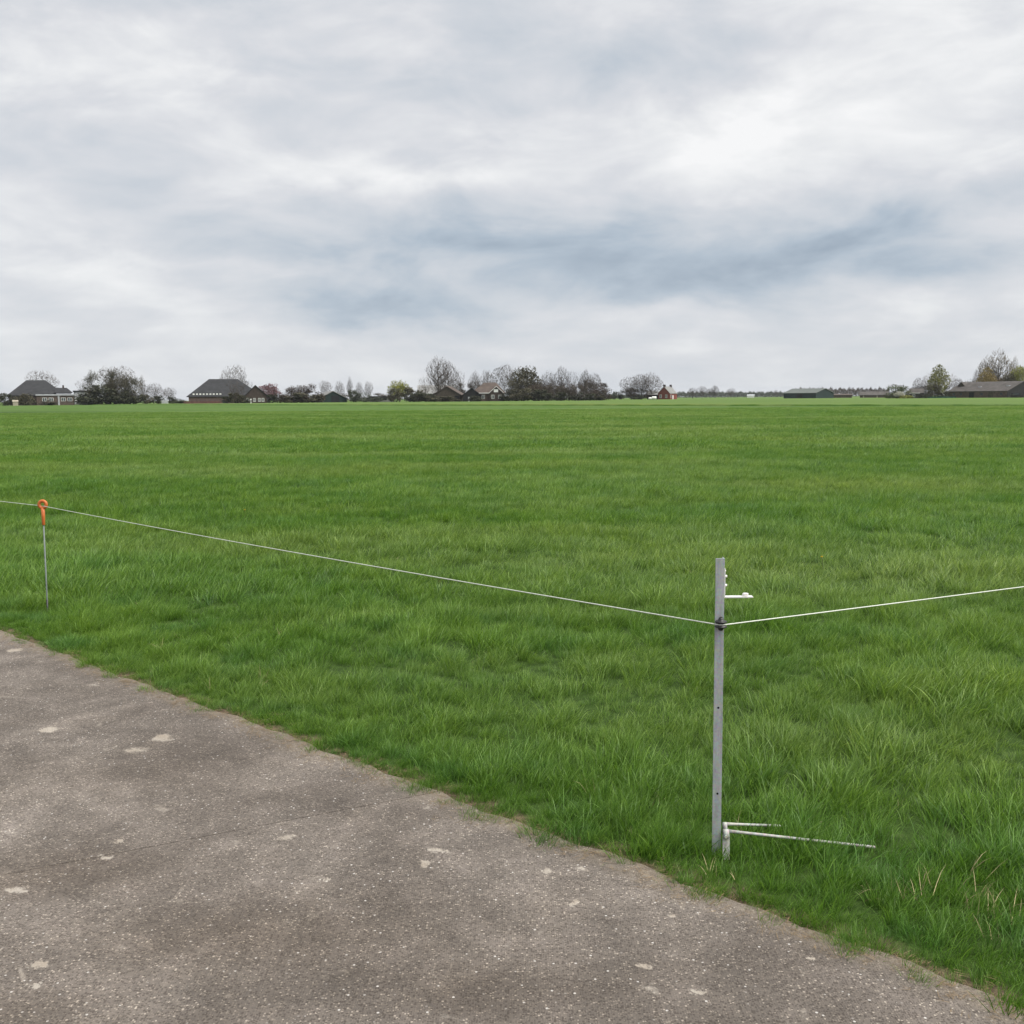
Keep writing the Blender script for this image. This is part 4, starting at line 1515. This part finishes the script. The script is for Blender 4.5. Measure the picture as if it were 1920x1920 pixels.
def gable_x(mb, x0, x1, y0, y1, ze, zr, o=0.4, t=0.25):
    """roof slabs, ridge along x"""
    ym = (y0 + y1) / 2
    sl_ = (zr - ze) / (ym - y0)
    ya, yb, z_ = y0 - o, y1 + o, ze - o * sl_
    a, b = x0 - o, x1 + o
    pts = []
    for x in (a, b):
        pts += [(x, ya, z_), (x, ym, zr), (x, yb, z_), (x, yb, z_ + t), (x, ym, zr + t), (x, ya, z_ + t)]
    mb.poly(pts, [(0, 1, 4, 5), (1, 2, 3, 4), (11, 10, 7, 6), (10, 9, 8, 7), (5, 4, 10, 11), (4, 3, 9, 10), (6, 7, 1, 0), (7, 8, 2, 1), (0, 5, 11, 6), (2, 8, 9, 3)])


def gable_wall_x(mb, x0, x1, y0, y1, ze, zr):
    ym = (y0 + y1) / 2
    pts = []
    for x in (x0, x1):
        pts += [(x, y0, -0.2), (x, y1, -0.2), (x, y1, ze), (x, ym, zr - 0.02), (x, y0, ze)]
    mb.poly(pts, [(4, 3, 2, 1, 0), (5, 6, 7, 8, 9), (0, 5, 9, 4), (1, 2, 7, 6), (4, 9, 8, 3), (3, 8, 7, 2), (0, 1, 6, 5)])


def swap(mb):
    mb.v = [(y, x, z) for (x, y, z) in mb.v]
    mb.f = [f[::-1] for f in mb.f]
    return mb


def hip(mb, x0, x1, y0, y1, ze, zr, r0, r1, o=0.4):
    ym = (y0 + y1) / 2
    pts = [(x0 - o, y0 - o, ze), (x1 + o, y0 - o, ze), (x1 + o, y1 + o, ze), (x0 - o, y1 + o, ze), (r0, ym, zr), (r1, ym, zr),
           (x0 - o, y0 - o, ze - .25), (x1 + o, y0 - o, ze - .25), (x1 + o, y1 + o, ze - .25), (x0 - o, y1 + o, ze - .25)]
    mb.poly(pts, [(0, 1, 5, 4), (1, 2, 5), (2, 3, 4, 5), (3, 0, 4), (6, 7, 1, 0), (7, 8, 2, 1), (8, 9, 3, 2), (9, 6, 0, 3), (9, 8, 7, 6)])
    return mb


# leftmost farmhouse
h = House('farmhouse', 68, 440, 'leftmost farmhouse with a big dark hipped roof and a lower white trimmed front', 'farmhouse', 0)
X, Z = h.X, h.Z
h.box('wall', 'brick_dark', X(20), X(112), 2, 22, -.2, Z(741))
h.part('roof', hip(MB(), X(18), X(116), 2, 22, Z(741), Z(712), X(50), X(83)), 'roof_dark')
h.box('house_wall', 'render_pale', X(100), X(126), 0.5, 9, -.2, Z(736))
mb = MB()
hip(mb, X(98), X(127), 0.5, 9, Z(736), Z(727), X(102), X(119), 0.3)
rf = h.part('house_roof', mb, 'roof_dark')
h.box('chimney', 'brick_dark', X(111.5), X(114.5), 4.2, 5.2, Z(729), Z(722), rf)
h.box('front_wing', 'brick_brown', X(66), X(130), -4, 0.4, -.2, Z(742))
h.box('fascia', 'render_pale', X(64.5), X(131), -4.4, 0.45, Z(742) + .02, Z(739.5))
for a, b in ((76, 83), (87, 94), (108, 115), (119, 126)):
    h.window(X(a), X(b), -4.05, Z(752), Z(746.5))
h.box('corner_post', 'render_pale', X(102), X(105), -4.25, -4.02, -.2, Z(742))
h.box('annex_wall', 'render_pale', X(131.5), X(172), 1, 10, -.2, Z(735))
h.box('annex_roof', 'roof_dark', X(130), X(174), 0.6, 10.4, Z(735) + .02, Z(732.5))
for a, b in ((133.5, 138), (142, 147)):
    h.window(X(a), X(b), 0.95, Z(752.5), Z(748.5), gl='white_paint')
h = House('garden_shed', 25, 420, 'small cream shed in front of the leftmost farmhouse', 'shed')
h.box('wall', 'cream', h.X(21), h.X(30), 0, 2, -.1, h.Z(753))
mb = MB()
gable_x(mb, h.X(21), h.X(30), 0, 2, h.Z(753), h.Z(750.5), .15, .1)
h.part('roof', mb, 'cream')

# field gate (white, between the bushes)
h = House('farm_gate', 306, 438, 'white boarded gate between the clump and the large dark barn', 'gate')
for i in range(4):
    h.box('board', 'render_pale', h.X(302), h.X(311.5), 0, .06, .15 + i * .34, .45 + i * .34)
for x in (301.5, 312):
    h.box('gate_post', 'render_pale', h.X(x) - .1, h.X(x) + .1, -.05, .15, -.2, 1.65)

# large dark barn
h = House('farm_barn', 420, 440, 'large dark hipped barn with a row of small white rooflights', 'barn')
X, Z = h.X, h.Z
h.box('wall', 'brick_brown', X(355), X(486), 3, 25, -.2, Z(743))
hz0, hz1 = Z(743), Z(709.5)
rf = h.part('roof', hip(MB(), X(353), X(488), 3, 25, hz0, hz1, X(392), X(445)), 'roof_dark')
for i in range(9):
    xx = X(364 + i * 6)
    zz = Z(739.5)
    yy = 2.6 + (14 - 2.6) * (zz - hz0) / (hz1 - hz0)
    h.box('rooflight', 'white_paint', xx - .38, xx + .38, yy - .35, yy + .25, zz - .1, zz + .45, rf)
h.box('lean_to', 'brick_low', X(346), X(413), 1.2, 2.9, -.2, Z(752))
mb = MB()
gable_wall_x(mb, -4, 9, X(456), X(495), Z(742), Z(723.5))
h.part('front_house', swap(mb), 'brick_dark')
mb = MB()
gable_x(mb, -4, 9, X(456), X(495), Z(742), Z(723.5), .4, .25)
h.part('front_roof', swap(mb), 'roof_dark')
for a in (459, 471, 480, 486.5):
    h.window(X(a), X(a + 3.6), -4.05, Z(753), Z(747.5))
h.box('door', 'white_paint', X(465), X(467.5), -4.1, -3.95, 0, Z(748))

# green gabled shed
h = House('green_shed', 623, 470, 'dark green gabled shed with an open black doorway and grey roof', 'shed', 9)
X, Z = h.X, h.Z
mb = MB()
gable_wall_x(mb, 0, 20, X(598), X(649), Z(747), Z(734))
h.part('wall', swap(mb), 'green_wall')
mb = MB()
gable_x(mb, 0, 20, X(598), X(649), Z(747), Z(734), .5, .3)
h.part('roof', swap(mb), 'roof_grey')
h.box('door', 'glass_dark', X(620), X(635), -.08, .1, 0, Z(742))
h.box('door_panel', 'green_wall', X(606), X(619), -.14, .08, 0.02, Z(743))

# long low shed
h = House('low_shed', 713, 480, 'long low shed with a black flat roof left of the lime green tree', 'shed')
h.box('wall', 'roof_grey', h.X(692), h.X(736), 0, 9, -.2, h.Z(746))
h.box('roof', 'black_wall', h.X(690), h.X(738), -.5, 9.4, h.Z(746) + .02, h.Z(742.8))
for a in (698, 708, 718, 727):
    h.box('opening', 'glass_dark', h.X(a), h.X(a + 6), -.06, .1, .9, h.Z(747))

# pale long roof behind
h = House('white_roofed_barn', 800, 540, 'barn with a long white roof behind the brown gabled barn', 'barn')
h.box('wall', 'wood_brown', h.X(784), h.X(850), 0, 16, -.2, h.Z(738))
mb = MB()
gable_x(mb, h.X(784), h.X(850), 0, 16, h.Z(738), h.Z(723), .5, .3)
h.part('roof', mb, 'roof_grey')

# brown gabled barn
h = House('brown_barn', 838, 455, 'brown gabled barn below the two tallest bare trees', 'barn', -6)
X, Z = h.X, h.Z
mb = MB()
gable_wall_x(mb, 0, 22, X(812), X(862), Z(740), Z(725))
h.part('wall', swap(mb), 'wood_brown')
mb = MB()
gable_x(mb, 0, 22, X(812), X(862), Z(740), Z(725), .5, .3)
h.part('roof', swap(mb), 'roof_brown')
h.box('door', 'glass_dark', X(852), X(861), -.08, .1, 0, Z(742))

h = House('black_shed', 884, 450, 'black gabled shed between the brown barn and the hip roofed house', 'shed')
X, Z = h.X, h.Z
mb = MB()
gable_wall_x(mb, 0, 14, X(867), X(901), Z(741), Z(728))
h.part('wall', swap(mb), 'black_wall')
mb = MB()
gable_x(mb, 0, 14, X(867), X(901), Z(741), Z(728), .4, .25)
h.part('roof', swap(mb), 'roof_dark')
h.box('door', 'render_pale', X(877), X(880), -.1, .1, 0, Z(744))

# hip roofed house
h = House('house', 916, 462, 'hip roofed house with a white edged front gable before the grove', 'house')
X, Z = h.X, h.Z
h.box('wall', 'brick_brown', X(884), X(945), 0, 12, -.2, Z(737))
h.part('roof', hip(MB(), X(883), X(946), 0, 12, Z(737), Z(717), X(908), X(930)), 'roof_brown')
mb = MB()
gable_wall_x(mb, -1.5, 4, X(918), X(942), Z(736), Z(725))
h.part('front_gable', swap(mb), 'brick_dark')
mb = MB()
gable_x(mb, -1.5, 4, X(918), X(942), Z(736), Z(725), .35, .25)
h.part('gable_roof', swap(mb), 'white_paint')
h.window(X(926), X(933), -1.55, Z(735), Z(730.5), gl='white_paint')
for a in (903, 921, 934):
    h.window(X(a), X(a + 5), -0.05 if a < 910 else -1.55, Z(747), Z(741))
h.box('gutter', 'white_paint', X(882), X(917), -.65, -.45, Z(737.6), Z(736.4))

# red house
h = House('red_house', 1252, 600, 'small red brick house with two chimneys alone on the field edge', 'house', -29)
ze, zr_ = 3.4, 7.2
mb = MB()
gable_wall_x(mb, -4.2, 4.2, -3.9, 3.9, ze, zr_)
h.part('wall', swap(mb), 'brick_red')
mb = MB()
gable_x(mb, -4.2, 4.2, -3.9, 3.9, ze, zr_, .25, .2)
rf = h.part('roof', swap(mb), 'roof_grey')
for y_ in (-3.7, 3.7):
    h.box('chimney', 'brick_dark', -.55, .55, y_ - .45, y_ + .45, zr_ - .8, zr_ + 1.2, rf)
h.window(-2.7, -1.6, -4.25, .9, 2.6)
h.window(1.0, 2.0, -4.25, .9, 2.6)
w_ = h.box('window', 'glass', 3.85, 3.95, -3.0, -1.9, .9, 2.5)
h.box('frame', 'white_paint', 3.84, 3.99, -3.2, -3.0, .7, 2.7, w_)
h.box('door', 'white_paint', 3.85, 4.0, -1.2, -.2, 0, 2.3)

h = House('low_barn', 1228, 606, 'low black barn with a pale roof left of the red house', 'barn')
h.box('wall', 'black_wall', h.X(1214), h.X(1238), 0, 8, -.2, h.Z(740))
mb = MB()
gable_x(mb, h.X(1214), h.X(1238), 0, 8, h.Z(740), h.Z(733.5), .4, .25)
h.part('roof', mb, 'roof_grey')


def bale(px, w, top, D, label):
    p = at_dist(px, 740, D)
    z0 = field_height(p.x, p.y)
    H = at_dist(px, top, D).z - z0
    L = w * D / 1920 / 2
    e = empty('silage_bale', (p.x, p.y, z0), 0, label, 'bale', 'white silage bales by the red house')
    rr = H / 2
    MB().lathe([(rr * .2, -L), (rr * .9, -L), (rr, -L * .85), (rr * 1.01, 0), (rr, L * .85), (rr * .9, L), (rr * .2, L)], 18, (0, 0, rr), 'X').build('wrap', M['white_paint'], e, True)
    MB().lathe([(rr * .18, 0), (rr * .18, .04), (rr * .02, .1)], 10, (L, 0, rr), 'X').build('film_tail', M['cream'], e, True)


bale(1219.5, 6.5, 745, 560, 'smaller white wrapped bale left of the red house')
bale(1226.5, 8, 743.2, 560, 'larger white wrapped bale next to the red house')


def yaw_barn(name, px, D, label, L, Wd, ze, zr, yaw, wall, roof, gable=None, o=.4):
    h = House(name, px, D, label, 'barn', yaw)
    mb = MB()
    gable_wall_x(mb, -L / 2, L / 2, -Wd / 2, Wd / 2, ze, zr)
    h.part('wall', mb, wall)
    mb = MB()
    gable_x(mb, -L / 2, L / 2, -Wd / 2, Wd / 2, ze, zr, o, .25)
    h.rf = h.part('roof', mb, roof)
    if gable:
        mb = MB().poly([(L / 2 + .02, -Wd / 2, 0), (L / 2 + .02, Wd / 2, 0), (L / 2 + .02, Wd / 2, ze), (L / 2 + .02, 0, zr - .05), (L / 2 + .02, -Wd / 2, ze),
                        (L / 2 + .15, -Wd / 2, 0), (L / 2 + .15, Wd / 2, 0), (L / 2 + .15, Wd / 2, ze), (L / 2 + .15, 0, zr - .05), (L / 2 + .15, -Wd / 2, ze)],
                       [(4, 3, 2, 1, 0), (5, 6, 7, 8, 9), (0, 1, 6, 5), (1, 2, 7, 6), (2, 3, 8, 7), (3, 4, 9, 8), (4, 0, 5, 9)])
        h.part('gable_boarding', mb, gable)
    return h


h = yaw_barn('green_barn', 1517, 600, 'long dark green barn with a grey green roof on the horizon', 22, 17.4, 2.9, 5.4, -35, 'green_wall', 'roof_green')
h.box('door', 'black_wall', -2, 2, -8.85, -8.68, 0, 2.5)
yaw_barn('pink_shed', 1581, 640, 'low pinkish shed just right of the green barn', 11, 8, 1.6, 2.2, 0, 'brick_brown', 'roof_brown')
h = yaw_barn('low_grey_barn', 1640, 620, 'low grey roofed barn left of the rounded green bush', 16, 10, 1.5, 3.4, 0, 'brick_brown', 'roof_mid')
h.box('door', 'cream', -6.2, -5.6, -5.1, -4.95, 0, 1.3)
h.box('door', 'cream', 1.5, 2.1, -5.1, -4.95, 0, 1.3)
h = House('far_shed', 1408, 1100, 'tiny white far shed in front of the grey blue wood', 'shed')
h.box('wall', 'white_paint', h.X(1402), h.X(1415), 0, 8, -.2, 2.2)
mb = MB()
gable_x(mb, h.X(1402), h.X(1415), 0, 8, 2.2, 3.0, .3, .2)
h.part('roof', mb, 'roof_white')
h = House('cottage', 1720, 455, 'grey cottage between the rounded bush and the tall willow', 'cottage')
X, Z = h.X, h.Z
h.box('wall', 'roof_mid', X(1708), X(1732), 0, 7, -.2, Z(737))
mb = MB()
gable_x(mb, X(1708), X(1732), 0, 7, Z(737), Z(729), .3, .2)
h.part('roof', mb, 'roof_mid')
h.box('gutter', 'white_paint', X(1707.5), X(1726), -.5, -.36, Z(737.6), Z(736.6))
h.window(X(1713), X(1717), -.05, Z(744), Z(740))
h = House('net_fence', 1764, 445, 'blue green net fence left of the long barn', 'fence')
M['net'] = principled('blue_green_net', (0.030, 0.075, 0.065), 0.8, 0.1, 0, 0.2, 1.0)
for i in range(8):
    a = 1736 + i * 7
    h.box('panel', 'net', h.X(a) + .06, h.X(a + 7) - .06, 0, .05, .05, h.Z(743.5))
    h.box('post', 'net', h.X(a) - .06, h.X(a) + .05, -.03, .08, -.2, h.Z(743))

# long barn at the right
h = yaw_barn('long_barn', 1862, 455, 'long brick barn with a weathered grey roof at the right edge', 31, 19, 2.8, 6.8, -40, 'brick_brown', 'roof_mid', 'black_wall')
h.box('door', 'black_wall', -4, -1.5, -9.6, -9.45, 0, 2.4)
h.box('door', 'wood_brown', 6, 8.5, -9.6, -9.45, 0, 2.4)
for x_ in (-13, -9, 2, 12):
    h.box('window', 'glass', x_, x_ + 1.2, -9.58, -9.44, 1.2, 2.0)
for x_, z_ in ((-2.5, .42), (11.5, .5)):
    y_ = -9.5 * (1 - z_)
    zz = 2.8 + 4.0 * z_
    h.box('rooflight', 'roof_white', x_, x_ + 1.4, y_ - .4, y_ + .4, zz - .1, zz + .42, h.rf)
mb = MB()
gable_wall_x(mb, -4.6, -1.5, -14.5, -11, 5.4, 6.9)
h.part('dormer', swap(mb), 'wood_brown')
mb = MB()
gable_x(mb, -4.6, -1.5, -14.5, -11, 5.4, 6.9, .2, .15)
h.part('dormer_roof', swap(mb), 'roof_mid')

# dark van parked at the gable of the long barn
h = House('parked_van', 1908, 430, 'dark van parked by the black gable of the long barn', 'van', 10)
prof = [(-2.3, .35), (2.3, .35), (2.35, 1.0), (1.5, 1.15), (.95, 1.9), (-2.2, 1.95), (-2.35, 1.1)]
mb = MB()
m_ = len(prof)
mb.poly([(x, -.9, z) for x, z in prof] + [(x, .9, z) for x, z in prof], [tuple(range(m_)), tuple(range(m_, 2 * m_))[::-1]] + [(i, m_ + i, m_ + (i + 1) % m_, (i + 1) % m_) for i in range(m_)])
h.part('body', mb, 'glass_dark')
for x_ in (-1.5, 1.5):
    for y_ in (-.92, .78):
        MB().lathe([(.33, 0), (.33, .16)], 16, (x_, y_, .33), 'Y').build('wheel', M['black'], h.e, False)
h.box('windscreen', 'glass', -1.6, .7, -.93, -.905, 1.25, 1.75)

# two dandelions in the field
M['yellow'] = principled('yellow_petals', (0.75, 0.55, 0.03), 0.6, 0.2, 0, 0.1, 50)
for px, py, lb in ((1541, 1047, 'yellow dandelion in the grass right of the steel post'), (459, 958, 'yellow dandelion in the grass above the left cord')):
    q = on_ground(px, py, 0.14)
    d_ = empty('dandelion', (q.x, q.y, 0), 0, lb, 'flower', 'dandelions')
    MB().tube([(0, 0, 0), (0.01, 0, .07), (0, 0, .15)], .002, 6).build('stem', M['leaf_green'], d_, True)
    fl = MB()
    rr_ = random.Random(int(px))
    for i in range(40):
        a = i * 2.399
        el_ = R(15 + 60 * (i / 40))
        t_ = Vector((math.cos(a) * math.cos(el_), math.sin(a) * math.cos(el_), math.sin(el_))) * .012
        s_ = Vector((-math.sin(a), math.cos(a), 0)) * .0035
        b0 = Vector((0, 0, .15))
        fl.poly([b0, b0 + t_ - s_, b0 + t_ * 1.1, b0 + t_ + s_], [(0, 1, 2, 3)])
    fl.build('flower_head', M['yellow'], d_)

# ------------------------------------------------------------------ haze
hz = MB().box(-4700, 4700, -4700, 4700, -1.5, 30.0)
hm = bpy.data.materials.new('haze')
hm.use_nodes = True
HT = NT(hm.node_tree)
pv = HT.new('ShaderNodeVolumePrincipled')
pv.inputs['Color'].default_value = (0.86, 0.91, 1.0, 1)
pv.inputs['Density'].default_value = 0.00006
pv.inputs['Anisotropy'].default_value = 0.2
ho = HT.new('ShaderNodeOutputMaterial')
HT.t.links.new(pv.outputs[0], ho.inputs['Volume'])
tag(hz.build('haze', hm), 'thin pale haze over the fields', 'haze', kind='stuff')
